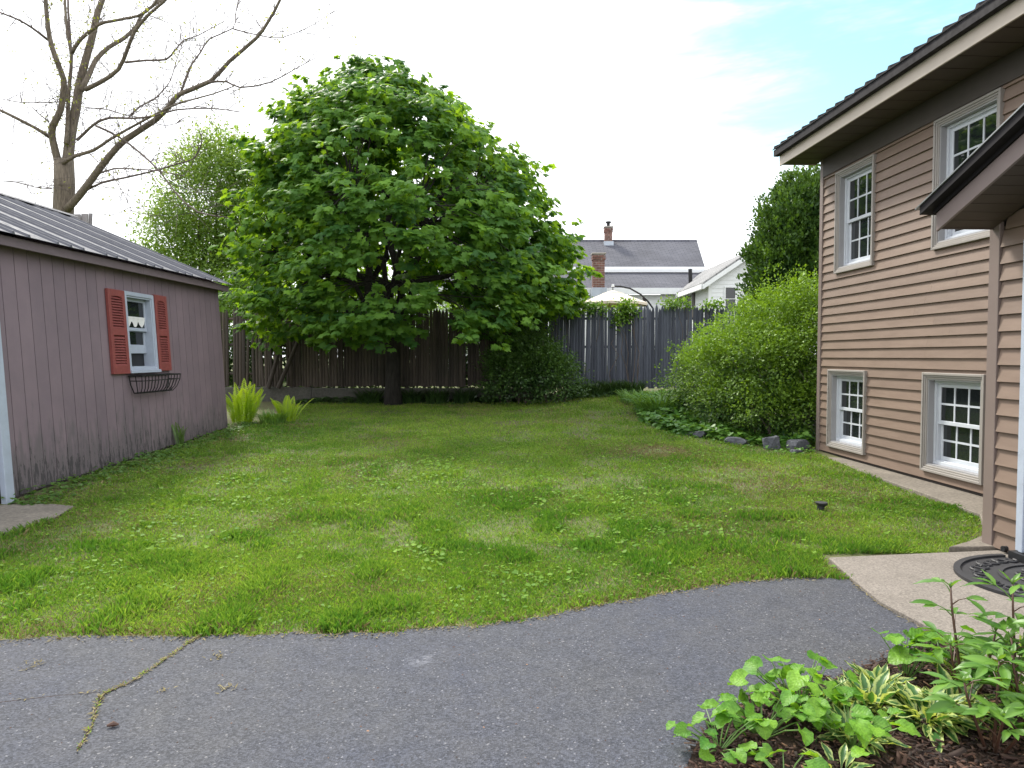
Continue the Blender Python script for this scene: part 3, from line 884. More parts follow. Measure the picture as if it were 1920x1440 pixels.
# window
mb = MB(gw); mb.frame(*WG[:2], *WG[2:], 0.055, -0.035, 0.004)
mb.box(WG[0] - .01, WG[1] + .01, -0.065, -0.036, WG[2] - .012, WG[2] + .03)
gwin = mb.build('window', M['bluewhite'], garage, bevel=0.003)
gwin['label'] = 'pale blue-white sash window propped partly open'
a, b, c, d = WG[0] + .055, WG[1] - .055, WG[2] + .055, WG[3] - .055
mb = MB(gw); mb.frame(a, b, c, d, 0.022, -0.02, 0.16); mb.build('liner', M['bluewhite'], gwin)
def gsash(z0, z1, y, name, bot):
    mb = MB(gw); mb.frame(a + .024, b - .024, z0, z1, 0.045, y, y + .03, bot); mb.build(name, M['bluewhite'], gwin, bevel=0.003)
    mb = MB(gw); q = (a + .069, b - .069, z0 + bot, z1 - .045)
    mb.add([(q[0], y + .015, q[2]), (q[1], y + .015, q[2]), (q[1], y + .015, q[3]), (q[0], y + .015, q[3])], [(0, 1, 2, 3)]); mb.build('pane', M['glass'], gwin)
zm = c + (d - c) * 0.52
gsash(zm, d - .022, 0.05, 'sash', 0.045)
gsash(c + 0.20, zm + 0.035, 0.085, 'sash', 0.12)
mb = MB(gw); mb.box(a + .022, b - .022, 0.13, 0.14, c + .022, d - .022); mb.build('room_darkness', M['black'], gwin)
# lace valance hanging just inside the upper pane
vs, fs = [], []
zt = zm + 0.175
n = 22
for i in range(n + 1):
    t = i / n; xx = a + .072 + t * (b - a - .144)
    dr = 0.02 + 0.10 * abs(math.sin(t * math.pi * 3)) ** 0.7
    vs += [(xx, 0.055 + 0.004 * math.sin(t * 30), zt), (xx, 0.056 + 0.004 * math.sin(t * 30), zt - dr)]
fs = [(2 * i, 2 * i + 2, 2 * i + 3, 2 * i + 1) for i in range(n)]
mb = MB(gw); mb.add(vs, fs); mb.box(a + .07, b - .07, 0.052, 0.058, zt, zt + 0.022); mb.build('valance', M['lace'], gwin)
# shutters
for (s0, s1, z0, z1, tilt) in ((5.045, 5.43, 1.27, 2.365, 0.0), (6.215, 6.56, 1.29, 2.385, 0.0)):
    mb = MB(gw); w_ = 0.06
    y0, y1 = -0.045, -0.004
    mb.box(s0, s0 + w_, y0, y1, z0, z1); mb.box(s1 - w_, s1, y0, y1, z0, z1)
    mid = z0 + (z1 - z0) * 0.50
    for c0, c1 in ((z0, z0 + 0.11), (mid - 0.045, mid + 0.045), (z1 - 0.085, z1)):
        mb.box(s0 + w_, s1 - w_, y0, y1, c0, c1)
    mb.box(s0 + w_, s1 - w_, -0.012, -0.004, z0 + 0.11, z1 - 0.085)
    sh = mb.build('shutter', M['shutter'], garage, bevel=0.003)
    for za, zb_ in ((z0 + 0.112, mid - 0.047), (mid + 0.047, z1 - 0.087)):
        zz = za
        while zz < zb_ - 0.02:
            m2 = MB(gw); m2.prism([(-0.043, zz), (-0.040, zz), (-0.0125, zz + 0.024), (-0.0125, zz + 0.031), (-0.018, zz + 0.031)][::-1], s0 + w_ + .001, s1 - w_ - .001)
            m2.build('slat', M['shutter'], sh); zz += 0.0345
    # arched head of the upper louvre panel
    arc = [(s0 + w_, z1 - 0.0855)] + [(s0 + w_ + t * (s1 - s0 - 2 * w_), z1 - 0.0855 - 0.018 * (1 - math.sin(math.pi * t))) for t in np.linspace(0, 1, 9)] + [(s1 - w_, z1 - 0.0855)]
    MB(gw).prism_y(arc[::-1], -0.044, -0.03).build('arched_head', M['shutter'], sh)

# iron window basket hanging on the garage wall
bk = empty('window_basket', (GO.x + 0.0075 * 5.5, GO.y + 5.95, 1.24), math.atan2(1.0, 0.0075))
tag(bk, 'empty black iron basket hung under the garage window', 'planter')
def bw(p): return (p[0], p[1] + LEAN * (p[2] + 1.24), p[2])
L2 = 0.54
mb = MB(bw); mb.tube([(-L2, -0.03, 0), (-L2, -0.20, 0), (L2, -0.20, 0), (L2, -0.03, 0), (-L2, -0.03, 0)], 0.011, 6); mb.build('rim', M['iron'], bk)
mb = MB(bw); mb.tube([(-L2 * .97, -0.03, -0.07), (-L2 * .97, -0.19, -0.07), (L2 * .97, -0.19, -0.07), (L2 * .97, -0.03, -0.07)], 0.007, 6); mb.build('hoop', M['iron'], bk)
mb = MB(bw); mb.tube([(-L2 * .82, -0.03, -0.235), (-L2 * .82, -0.12, -0.235), (L2 * .82, -0.12, -0.235), (L2 * .82, -0.03, -0.235), (-L2 * .82, -0.03, -0.235)], 0.008, 6); mb.build('base_hoop', M['iron'], bk)
for i in range(13):
    t = -1 + 2 * i / 12
    mb = MB(bw); mb.tube([(t * L2, -0.20, 0.0), (t * L2 * .98, -0.195, -0.07), (t * L2 * .90, -0.165, -0.17), (t * L2 * .82, -0.12, -0.235), (t * L2 * .82, -0.03, -0.235)], 0.0065, 5); mb.build('bar', M['iron'], bk)
for sg in (-1, 1):
    mb = MB(bw); mb.tube([(sg * L2, -0.03, 0.0), (sg * L2 * .95, -0.03, -0.12), (sg * L2 * .82, -0.03, -0.235)], 0.008, 5); mb.build('side_bar', M['iron'], bk)
    mb = MB(bw); mb.tube([(sg * L2, -0.115, 0.0), (sg * L2 * .95, -0.11, -0.1), (sg * L2 * .82, -0.08, -0.235)], 0.0065, 5); mb.build('side_bar', M['iron'], bk)

# ------------------------------------------------------------------ fence on its retaining wall
rw = empty('retaining_wall', (-3.3, 17.35, 0.3))
tag(rw, 'low dark concrete wall under the brown stockade fence', 'wall')
for a, b in ((-4.2, -1.6), (-1.595, 1.2), (1.205, 4.0)):
    mb = MB(); mb.box(a, b, -0.06 + random.uniform(-.015, .015), 0.16, -0.1, 0.425 + random.uniform(-.015, .02)); mb.build('wall_block', M['retain'], rw, bevel=0.01)

def picket_mesh(name, w, h, mat, th=0.024):
    pr = []
    n = 5
    for i in range(n):                       # half-round front
        t = math.pi * i / (n - 1)
        pr.append((w / 2 * math.cos(t), -th * math.sin(t)))
    vs, fs = [], []
    lev = [(0, 1, 1), (h - 0.11, 1, 1), (h - 0.05, 0.62, 0.8), (h, 0.06, 0.3)]
    for z, sx, sy in lev:
        vs += [(x * sx, y * sy, z) for x, y in pr] + [(-w / 2 * sx, 0.006, z), (w / 2 * sx, 0.006, z)]
    k = n + 2
    for l in range(len(lev) - 1):
        for i in range(k):
            fs.append((l * k + i, l * k + (i + 1) % k, (l + 1) * k + (i + 1) % k, (l + 1) * k + i)[::-1])
    fs.append(tuple(range(k))); fs.append(tuple(range((len(lev) - 1) * k, len(lev) * k))[::-1])
    me = bpy.data.meshes.new(name); me.from_pydata(vs, [], fs); me.materials.append(mat); me.update()
    return me

old = empty('old_stockade_fence', (-3.1, 17.4, 0.76))
tag(old, 'dark brown stockade fence with missing pickets behind the maple', 'fence')
pm = [picket_mesh('picket', w, h, M['picket_old']) for w, h in ((0.078, 1.90), (0.07, 1.93), (0.086, 1.88))]
x = -4.3
gaps = [(-3.86, -3.78), (-3.42, -3.30), (-2.54, -2.47), (1.93, 1.99), (2.70, 2.74)]
while x < 3.86:
    pk = random.choice((0, 1, 2)); w = (0.078, 0.07, 0.086)[pk]
    if any(g0 < x < g1 for g0, g1 in gaps):
        x += 0.05; continue
    o = bpy.data.objects.new('picket', pm[pk])
    lean = random.gauss(0, 0.006) + (random.gauss(0.0, 0.03) if -3.5 < x < -2.5 and random.random() < 0.3 else 0)
    o.location = (x + w / 2, -0.03 + random.uniform(-.006, .006), random.uniform(-0.02, 0.025))
    o.rotation_euler = (random.gauss(0, 0.004), lean, random.gauss(0, 0.05))
    put(o, old)
    x += w - 0.003
for z in (0.32, 1.02, 1.66):
    for a, b in ((-4.35, -1.5), (-1.48, 1.35), (1.37, 3.9)):
        MB().tube([(a, 0.02, z), ((a + b) / 2, 0.02, z + random.uniform(-.02, .02)), (b, 0.02, z)], 0.032, 7).build('rail', M['picket_old'], old)
for xx in (-4.3, -1.9, 0.5, 2.9):
    MB().tube([(xx, 0.10, -0.6), (xx, 0.10, 1.85)], 0.05, 8).build('post', M['picket_old'], old)

new = empty('grey_stockade_fence', (3.4, 17.75, 0.72))
tag(new, 'sunlit blue-grey stockade fence between the shrub and the big hedge', 'fence')
pm = [picket_mesh('picket', w, h, M['picket_grey']) for w, h in ((0.076, 2.03), (0.07, 2.06), (0.084, 2.0))]
x = -2.62
while x < 2.6:
    pk = random.choice((0, 1, 2)); w = (0.076, 0.07, 0.084)[pk]
    o = bpy.data.objects.new('picket', pm[pk])
    o.location = (x + w / 2, -0.03 + random.uniform(-.006, .006), random.uniform(-0.03, 0.03))
    o.rotation_euler = (random.gauss(0, 0.004), random.gauss(0, 0.006), random.gauss(0, 0.05))
    put(o, new)
    x += w - 0.003
for z in (0.3, 1.02, 1.72):
    for a, b in ((-2.65, -0.2), (-0.18, 2.6)):
        MB().tube([(a, 0.02, z), (b, 0.02, z)], 0.032, 7).build('rail', M['picket_grey'], new)
for xx in (-2.6, -0.2, 2.3):
    MB().tube([(xx, 0.10, -0.6), (xx, 0.10, 1.95)], 0.05, 8).build('post', M['picket_grey'], new)

for i, (x0, z0, x1, z1, lab) in enumerate((( -5.68, 0.75, -5.02, 2.35, 'longer weathered pole leaning against the brown fence'), (-5.92, 0.74, -5.60, 1.95, 'shorter weathered pole leaning beside the longer one on the brown fence'))):
    mb = MB(); mb.tube([(x0, 17.20, z0 - 0.02), ((x0 + x1) / 2 + .02, 17.25, (z0 + z1) / 2), (x1, 17.31, z1)], [0.055, 0.05, 0.042], 8)
    tag(mb.build('leaning_pole', M['picket_old']), lab, 'pole', 'poles leaning on the old fence')

# ------------------------------------------------------------------ neighbours beyond the fence
nh = empty('grey_roofed_house', (2.0, 30.0, 1.0))
tag(nh, 'white neighbouring house with two-tier slate-grey shingle roof', 'house')
def roof_plane(name, x0, x1, y0, z0, y1, z1, mat, parent, xr=None):
    """one sloping roof slab, built in its own plane so that shingle courses run level"""
    ln = math.hypot(y1 - y0, z1 - z0)
    a0, a1 = (x0, x1) if xr is None else xr
    me = MB()
    me.add([(x0, 0, 0), (x1, 0, 0), (a1, ln, 0), (a0, ln, 0), (x0, 0, -.12), (x1, 0, -.12), (a1, ln, -.12), (a0, ln, -.12)],
           [(0, 1, 2, 3), (7, 6, 5, 4), (0, 4, 5, 1), (1, 5, 6, 2), (2, 6, 7, 3), (3, 7, 4, 0)])
    o = me.build(name, mat, parent)
    o.location = (0, y0, z0); o.rotation_euler = (math.atan2(z1 - z0, y1 - y0), 0, 0)
    return o
# upper roof: ridge z 6.3, eave z 5.25 ; lower roof below it
roof_plane('upper_roof', -6.0, 6.45, 1.2, 4.37, 4.2, 5.98, M['nroof'], nh, (-6.0, 6.87))
roof_plane('lower_roof', -6.0, 6.3, -1.2, 3.25, 1.0, 4.13, M['nroof'], nh)
MB().box(-6.0, 6.42, 1.02, 1.19, 4.20, 4.39).build('upper_fascia', M['nwhite'], nh)
MB().box(-6.0, 6.40, 0.9, 1.015, 4.14, 4.27).build('gutter', M['nwhite'], nh)
MB().box(-6.0, 6.1, -1.35, -1.205, 3.0, 3.25).build('lower_fascia', M['nwhite'], nh)
for k in range(19):
    z = -0.42 + k * 0.18
    MB().prism([(-1.03, z), (-1.0, z), (-1.0, z + 0.179), (-1.012, z + 0.179)][::-1], -5.9, 6.0).build('clapboard', M['nwhite'], nh)
MB().box(-5.9, 6.0, -0.99, 7.0, -0.5, 2.97).build('wall', M['nwhite'], nh)
MB().prism([(1.3, 2.98), (7.2, 2.98), (4.2, 5.80)], 6.0, 6.1).build('gable_wall', M['nwhite'], nh)
roof_plane('rear_roof', -6.0, 6.87, 7.3, 4.37, 4.21, 5.98, M['nroof'], nh)

def chimney(name, label, x, y, z0, z1, w, d, cap=True):
    o = empty(name, (x, y, z0))
    tag(o, label, 'chimney')
    h = z1 - z0
    MB().box(-w / 2 + .012, w / 2 - .012, -d / 2 + .012, d / 2 - .012, 0, h).build('mortar_core', M['mortar'], o)
    bh, g = 0.075, 0.018
    meshes = {}
    zz = 0.02; r_ = 0
    while zz + bh < h:
        n = max(2, int(round(w / 0.24)))
        bwid = w / n
        ex = 0.03 if zz > h - 0.3 else 0.0
        for side in (-1, 1):
            s0 = -w / 2 - ex + (bwid / 2 if r_ % 2 else 0)
            for i in range(n + (0 if r_ % 2 == 0 else -1)):
                if side < 0:
                    ob = MB().box(s0 + i * bwid + g / 2, s0 + (i + 1) * bwid - g / 2, -d / 2 - ex, -d / 2 + .05, zz, zz + bh).build('brick', M['brick'], o)
            if r_ % 2:
                for sx in (-1, 1):
                    if side < 0: MB().box(*sorted((sx * (w / 2 + ex), sx * (w / 2 - bwid / 2 + g / 2))), -d / 2 - ex, -d / 2 + .05, zz, zz + bh).build('brick', M['brick'], o)
        # flanks
        for sx in (-1, 1):
            MB().box(*sorted((sx * (w / 2 + ex), sx * (w / 2 - .05))), -d / 2 + .055, 0 - g / 2, zz, zz + bh).build('brick', M['brick'], o)
            MB().box(*sorted((sx * (w / 2 + ex), sx * (w / 2 - .05))), g / 2, d / 2, zz, zz + bh).build('brick', M['brick'], o)
        zz += bh + g; r_ += 1
    MB().box(-w / 2 - .05, w / 2 + .05, -d / 2 - .05, d / 2 + .05, h, h + 0.05).build('cap', M['mortar'], o, bevel=0.01)
    if cap:
        MB().tube([(0, 0, h + .05), (0, 0, h + .22), (0, 0, h + .23), (0, 0, h + 0.30)], [0.08, 0.08, 0.14, 0.13], 10).build('flue_pot', M['iron'], o)
    return o
ch = chimney('ridge_chimney', 'small brick chimney on the ridge of the grey roof', 4.58, 34.0, 6.8, 7.6, 0.34, 0.4)
MB().box(-.22, .22, -.26, .26, -.15, 0.14).build('flashing', M['lead'], ch)
ch = chimney('wall_chimney', 'tall brick chimney rising in front of the lower grey roof', 3.45, 28.5, 4.1, 5.55, 0.46, 0.44, False)
MB().box(-.30, .30, -.30, .30, -.35, 0.12).build('flashing', M['lead'], ch)

# white gabled outbuilding to the right
gb = empty('white_gabled_house', (6.92, 25.0, 1.0), R(0))
tag(gb, 'white clapboard gabled house with pale grey roof beside the dark evergreen', 'house')
gx0, gx1, gd = 0.0, 2.8, 10.2
ez = 3.17; rz_ = 4.12
yf = 0.0
for k in range(25):
    z = -0.46 + k * 0.145
    MB().prism([(-0.02, z), (0, z), (0, z + .144), (-0.006, z + .144)][::-1], gx0 + .09, gx1 - .1).build('clapboard', M['nwhite'], gb)
    MB().prism_y([(gx0 - 0.02, z), (gx0, z), (gx0, z + .144), (gx0 - .006, z + .144)], 0.06, gd).build('clapboard', M['nwhite'], gb)
MB().box(gx0 - .03, gx0 + .085, -0.03, 0.055, -0.5, ez).build('corner_board', M['nwhite'], gb)
k = 0
while ez + k * 0.145 < rz_ - 0.1:
    z = ez + k * 0.145
    inset = (z + .145 - ez) / (rz_ - ez) * (gx1 - gx0) / 2
    if gx1 - gx0 - 2 * inset > 0.1:
        MB().prism([(-0.02, z), (0, z), (0, z + .144), (-0.006, z + .144)][::-1], gx0 + inset, gx1 - inset).build('clapboard', M['nwhite'], gb)
    k += 1
MB().box(gx0 + .003, gx1, 0.003, gd, -0.5, ez).build('wall', M['nwhite'], gb)
MB().prism_y([(gx0, ez), (gx1, ez), ((gx0 + gx1) / 2, rz_)], 0.002, gd).build('gable_wall', M['nwhite'], gb)
sl = (rz_ - ez) / ((gx1 - gx0) / 2)
ov = 0.28
for sg in (-1, 1):
    cx = gx0 - ov if sg < 0 else gx1 + ov
    mb = MB()
    xe, ze = cx, ez - ov * sl + 0.02
    xr, zr = (gx0 + gx1) / 2, rz_ + 0.02
    mb.prism_y([(xe, ze), (xr, zr), (xr, zr + .07), (xe, ze + .07)] if sg < 0 else [(xr + .001, zr), (xe, ze), (xe, ze + .07), (xr + .001, zr + .07)], -0.25, gd)
    mb.build('roof', M['groof'], gb)
    mb = MB(); mb.prism_y([(xe, ze - .17), (xr, zr - .17), (xr, zr + .0), (xe, ze + .0)] if sg < 0 else [(xr + .001, zr - .17), (xe, ze - .17), (xe, ze), (xr + .001, zr)], -0.27, -0.22)
    mb.build('rake_board', M['nwhite'], gb)
MB().box(gx0 - ov - .06, gx0 - ov + .02, -0.2, gd, ez - ov * sl - .14, ez - ov * sl + .03).build('gutter', M['nwhite'], gb)
MB().box(gx0 - ov + .022, gx0 + .0, -0.2, gd, ez - ov * sl - .03, ez - ov * sl + .0).build('soffit', M['nwhite'], gb)
w_ = MB().frame(gx0 + 0.52, gx0 + 0.95, 2.1, 2.95, 0.045, -0.045, -0.005).build('window', M['nwhite'], gb)
MB().box(gx0 + .565, gx0 + .905, -0.03, -0.022, 2.145, 2.905).build('pane', M['glass'], w_)
MB().box(gx0 + .565, gx0 + .905, -0.04, -0.031, 2.5, 2.52).build('meeting_rail', M['nwhite'], w_)
w_ = MB().box(gx0 - .05, gx0 - .021, 2.2, 2.85, 2.0, 2.9).build('window', M['nwhite'], gb)
MB().box(gx0 - .06, gx0 - .051, 2.26, 2.79, 2.06, 2.84).build('pane', M['glass'], w_)
for y_ in (1.85, 2.87):
    MB().box(gx0 - .055, gx0 - .021, y_, y_ + .32, 1.98, 2.92).build('shutter', M['shade_and_shutter'], gb)
MB().tube([(0.42, 4.3, 3.4), (0.40, 4.3, 4.08)], 0.08, 10).build('vent_pipe', M['iron'], gb)

# cantilever parasol above the fence
pu = empty('patio_umbrella', (3.2, 22.6, 1.0))
tag(pu, 'beige cantilever patio umbrella behind the grey fence', 'umbrella')
seg, vs, fs = 8, [(0, 0, 2.60)], []
for rr, zz in ((0.33, 2.50), (0.34, 2.48), (1.08, 2.19), (1.08, 2.11)):
    for k in range(seg * 2):
        t = 2 * math.pi * (k + 0.5) / (seg * 2); sagk = 0.0 if k % 2 else -0.02 * rr
        vs.append((rr * math.cos(t), rr * math.sin(t), zz + sagk))
n2 = seg * 2
for k in range(n2): fs.append((0, 1 + k, 1 + (k + 1) % n2))
for l in range(3):
    for k in range(n2): fs.append((1 + l * n2 + k, 1 + (l + 1) * n2 + k, 1 + (l + 1) * n2 + (k + 1) % n2, 1 + l * n2 + (k + 1) % n2))
MB().add(vs, fs).build('canopy', M['canvas'], pu)
for k in range(seg):
    t = 2 * math.pi * k / seg
    MB().tube([(0.05 * math.cos(t), 0.05 * math.sin(t), 2.5), (1.06 * math.cos(t), 1.06 * math.sin(t), 2.1)], 0.012, 5).build('rib', M['iron'], pu)
arm = [(0, 0, 2.5), (0.0, 0, 2.72), (0.25, 0.05, 2.72), (0.56, 0.1, 2.66), (0.9, 0.15, 2.48), (1.16, 0.2, 2.25), (1.35, 0.25, 2.0)]
MB().tube(arm, 0.028, 8).build('arm', M['iron'], pu)
MB().tube([(1.0, 0.2, 2.38), (1.2, 0.25, 1.9), (1.45, 0.3, 0.0)], 0.04, 8).build('pole', M['iron'], pu)
MB().tube([(0, 0, 2.70), (0, 0, 2.78)], [0.05, 0.04], 10).build('finial', M['nwhite'], pu)
MB().box(1.0, 1.9, -0.15, 0.75, -0.02, 0.08).build('base', M['iron'], pu)

# ------------------------------------------------------------------ leaf templates  (y along the leaf, z its face)
# broad five-lobed maple leaf
_o = [(0.0, 0.0), (0.20, -0.10), (0.42, -0.02), (0.30, 0.14), (0.62, 0.34), (0.42, 0.44), (0.46, 0.62), (0.20, 0.60), (0.0, 1.0)]
_out = _o + [(-x, y) for x, y in _o[1:-1][::-1]]
MAPLE_V = [(0, 0.32, 0.07)] + [(x, y, -0.16 * (abs(x) * 1.1 + max(0, y - 0.35)) ** 1.2) for x, y in _out]
MAPLE_F = [(0, 1 + i, 1 + (i + 1) % len(_out)) for i in range(len(_out))]
# plain pointed leaf, folded on its midrib (two quads)
LEAF_V = [(0, 0, 0), (0.30, 0.38, 0.07), (0, 1, -0.06), (-0.30, 0.38, 0.07)]
LEAF_F = [(0, 1, 2), (0, 2, 3)]
NARROW_V = [(0, 0, 0), (0.13, 0.4, 0.03), (0, 1, -0.03), (-0.13, 0.4, 0.03)]

def tint_rep(t, k):
    return np.repeat(t, k)

def obj_leaves(name, mat, parent, tv, tf, pos, d, n, size, tint, kind='stuff'):
    V, F = scatter(tv, tf, pos, leaf_frames(d, n), size)
    o = np_obj(name, V, F, mat, parent, tint_rep(tint, len(tv)))
    if kind: o['kind'] = kind
    return o

def local(o, P):
    return P - np.array(o.location)

# ------------------------------------------------------------------ the round maple
mp = empty('maple_tree', (-2.78, 16.55, 0.33))
tag(mp, 'round full-leaved maple tree in front of the brown fence', 'tree')
ZR = [1.55, 2.1, 2.8, 3.8, 4.75, 5.85, 6.4, 7.0, 7.45, 7.85, 8.1]
RR = [2.4, 3.25, 3.75, 3.85, 3.65, 3.25, 2.85, 2.3, 1.55, 0.85, 0.3]
CX = [-2.7, -2.6, -2.3, -2.2, -2.55, -2.75, -3.0, -3.1, -3.2, -3.25, -3.3]
tips, boughs = [], []
nb = 720
while len(boughs) < nb:
    z = rng.uniform(2.0, 8.05)
    rad = np.interp(z, ZR, RR)
    if rng.random() > (rad / 4.15) ** 1.0 + 0.08: continue
    th = rng.uniform(0, 2 * math.pi)
    # uneven outline: boughs push out or fall short by direction and height
    lump = 0.955 + 0.20 * (vnoise(th * 2.2 + 3, z * 0.9) - 0.45) + 0.12 * (vnoise(th * 5 + 11, z * 2.3) - 0.5)
    f = (rng.uniform(0.12, 1.0) ** 0.40)
    r_ = rad * lump * f
    cx = np.interp(z, ZR, CX)
    x, y = cx + r_ * math.cos(th), 16.5 + 0.88 * r_ * math.sin(th)
    # windows through the lower crown where the limbs show
    if abs(x + 2.75 + 0.03 * (17 - y)) < 0.62 and 2.6 < z < 3.65 and rng.random() < 0.93: continue
    if abs(x + 2.2) < 0.4 and 5.1 < z < 5.8 and rng.random() < 0.85: continue
    if y > 17.1 and z < 2.9: continue
    boughs.append((x, y, z, th, f))
boughs = np.array(boughs)
P_, D_, N_, S_, T_ = [], [], [], [], []
for x, y, z, th, f in boughs:
    out = np.array([math.cos(th), math.sin(th), 0.0])
    size = rng.uniform(0.28, 0.55) * (0.75 if z > 7.3 else 1)
    side = np.array([-out[1], out[0], 0])
    nc = int(rng.integers(5, 10))
    drop = rng.uniform(-0.3, 0.9)
    for c in range(nc):
        u, v = rng.normal(0, 0.5, 2)
        cpos = np.array([x, y, z]) + size * (out * (u + 0.15) + side * v) + np.array([0, 0, -drop * size * (u + 0.15) + rng.normal(0, 0.13)])
        k = int(rng.integers(6, 11))
        bt = rng.normal(0.48, 0.24)
        for q in range(k):
            a = rng.uniform(0, 2 * math.pi)
            d = out * math.cos(a) + side * math.sin(a) + 0.45 * out
            d[2] = -rng.uniform(0.1, 1.1)
            d /= np.linalg.norm(d)
            nn = np.array([0, 0, 0.9]) + 0.75 * out + rng.normal(0, 0.34, 3)
            P_.append(cpos + d * rng.uniform(0.05, 0.16)); D_.append(d); N_.append(nn)
            S_.append(rng.uniform(0.10, 0.19)); T_.append(bt + rng.normal(0, 0.12))
P_, D_, N_, S_, T_ = map(np.array, (P_, D_, N_, S_, T_))
# the leaves that show largest stand alone, the rest are one mass
low = P_[:, 2] < 1.45
P_, D_, N_, S_, T_ = (q[~low] for q in (P_, D_, N_, S_, T_))
front = np.argsort(P_[:, 1] - 0.9 * (P_[:, 2] < 2.6))[:280]
mask = np.ones(len(P_), bool); mask[front] = False
obj_leaves('crown', M['maple'], mp, MAPLE_V, MAPLE_F, local(mp, P_[mask]), D_[mask], N_[mask], S_[mask], T_[mask])
lm = [np_mesh('leaf', np.array(MAPLE_V), np.array(MAPLE_F), M['maple'], np.full(len(MAPLE_V), t)) for t in (0.3, 0.45, 0.6)]
fr = leaf_frames(D_, N_)
for i in front:
    o = bpy.data.objects.new('leaf', lm[int(rng.integers(0, 3))])
    m4 = Matrix([[*(fr[i][r_] * S_[i]), (local(mp, P_[i]))[r_]] for r_ in range(3)] + [[0, 0, 0, 1]])
    put(o, mp); o.matrix_local = m4

def curve_pts(p0, p1, sagv=0.0, jit=0.05, n=6, up=0.0):
    p0, p1 = Vector(p0), Vector(p1)
    L_ = (p1 - p0).length
    out = []
    for i in range(n + 1):
        t = i / n
        p = p0.lerp(p1, t)
        p.z += up * L_ * math.sin(math.pi * t) - sagv * L_ * t * t
        if 0 < i < n:
            p += Vector((random.gauss(0, 1), random.gauss(0, 1), random.gauss(0, 1))) * jit * L_ * 0.3
        out.append(p)
    return out
def taper(a, b, n): return [a + (b - a) * i / n for i in range(n + 1)]
tr = MB(); tr.tube([(0, 0, -0.05), (0.0, 0, 0.5), (0.02, -0.02, 1.2), (-0.02, -0.03, 1.9), (0.02, -0.05, 2.3)], [0.24, 0.18, 0.16, 0.165, 0.15], 12)
tr.build('trunk', M['maple_bark'], mp, smooth=True)
limbs = []
fork = Vector((0.0, -0.04, 1.95))
for k, (dx, dy, dz, r_) in enumerate(((-1.7, -0.6, 3.2, .10), (0.5, -0.5, 4.6, .11), (1.9, -0.4, 2.9, .10), (-0.5, 0.9, 4.4, .10), (1.2, 1.3, 3.3, .08), (-1.6, 1.2, 2.6, .08), (-0.5, -1.7, 2.5, .08), (0.9, -1.9, 2.4, .075), (2.4, 0.6, 1.7, .075), (-2.5, 0.0, 1.5, .07))):
    p = curve_pts(fork + Vector((0, 0, random.uniform(-0.25, 0.3))), fork + Vector((dx, dy, dz)), 0.0, 0.16, 7, 0.10 if abs(dx) > 1 else 0.02)
    MB().tube(p, taper(r_, 0.028, 7), 8).build('limb', M['maple_bark'], mp, smooth=True)
    limbs += p[2:]
tw = MB()
for x, y, z, th, f in boughs:
    e = Vector((x, y, z)) - mp.location
    s_ = min(limbs, key=lambda q: (q - e).length + 0.4 * max(0, q.z - e.z))
    pts = curve_pts(s_, e, 0.0, 0.10, 4, 0.08)
    tw.tube(pts, taper(0.019, 0.006, 4), 4, False)
tag(tw.build('branchlets', M['maple_bark'], mp), kind='stuff')

# ------------------------------------------------------------------ the tall, barely leafing tree behind the garage
TY = 20.0
bt = empty('bare_tree', (-12.55, TY, 0.8))
tag(bt, 'tall almost leafless tree behind the garage roof', 'tree')
def ip(px, py, dy=0.0):
    """branch traced on the plane the tree stands in, bent dy metres towards or away from the viewer"""
    th = math.atan(52 / 1330)
    a, b = (px - 960) / 1330, (720 - py) / 1330
    d = (a, math.cos(th) + b * math.sin(th), -math.sin(th) + b * math.cos(th))
    t = (TY + dy) / d[1]
    return Vector((d[0] * t, TY + dy, 1.5 + d[2] * t)) - bt.location
K = 20 / 1330
def trace(pts, w0, w1, dy0=0.0, dy1=0.0, name='limb', n=8):
    m = len(pts)
    p = [ip(x, y, dy0 + (dy1 - dy0) * i / (m - 1)) for i, (x, y) in enumerate(pts)]
    q, rr = [], []
    for i in range(m - 1):                       # smooth once
        for t in (0.0, 0.5):
            c = p[i].lerp(p[i + 1], t)
            if t == 0.5:
                a_ = p[max(i - 1, 0)]; d_ = p[min(i + 2, m - 1)]
                c = (p[i] + p[i + 1]) * 0.5625 - (a_ + d_) * 0.0625
            q.append(c)
    q.append(p[-1])
    rr = [K * 0.42 * (w0 + (w1 - w0) * (i / (len(q) - 1)) ** 0.8) for i in range(len(q))]
    MB().tube(q, rr, n).build(name, M['bark'] if w0 > 7 else M['twig'], bt, smooth=True)
    return q
allq = []
def tl(*a, **k): allq.append((trace(*a, **k)))
MB().tube([ip(116, 560), ip(117, 480), ip(118, 410), ip(121, 350), ip(120, 300)], [0.33, 0.29, 0.265, 0.265, 0.25], 14).build('trunk', M['bark'], bt, smooth=True)
tl([(112, 315), (103, 280), (97, 250), (101, 232), (114, 205), (120, 160), (116, 138), (103, 105), (93, 70), (88, 30), (85, -10), (86, -60), (70, -120)], 17, 7, 0, -1.2)
tl([(126, 310), (130, 275), (135, 240), (143, 200), (149, 160), (160, 115), (174, 65), (184, 20), (196, -10), (215, -60), (225, -130)], 25, 9, 0, 0.6)
tl([(124, 270), (127, 230), (128, 185), (131, 150), (134, 105), (126, 60), (122, 10), (120, -40)], 10, 5, -0.2, 0.8)
tl([(133, 100), (131, 60), (128, 20), (127, -40)], 6, 4, 0.4, 1.4)
tl([(134, 100), (150, 75), (178, 52), (196, 42), (258, 30), (285, 12), (310, -20)], 9, 4, 0.2, -0.6)
tl([(152, 170), (168, 138), (180, 112), (205, 88), (232, 72), (255, 50), (268, 25), (310, -5)], 12, 6, 0, 1.5)
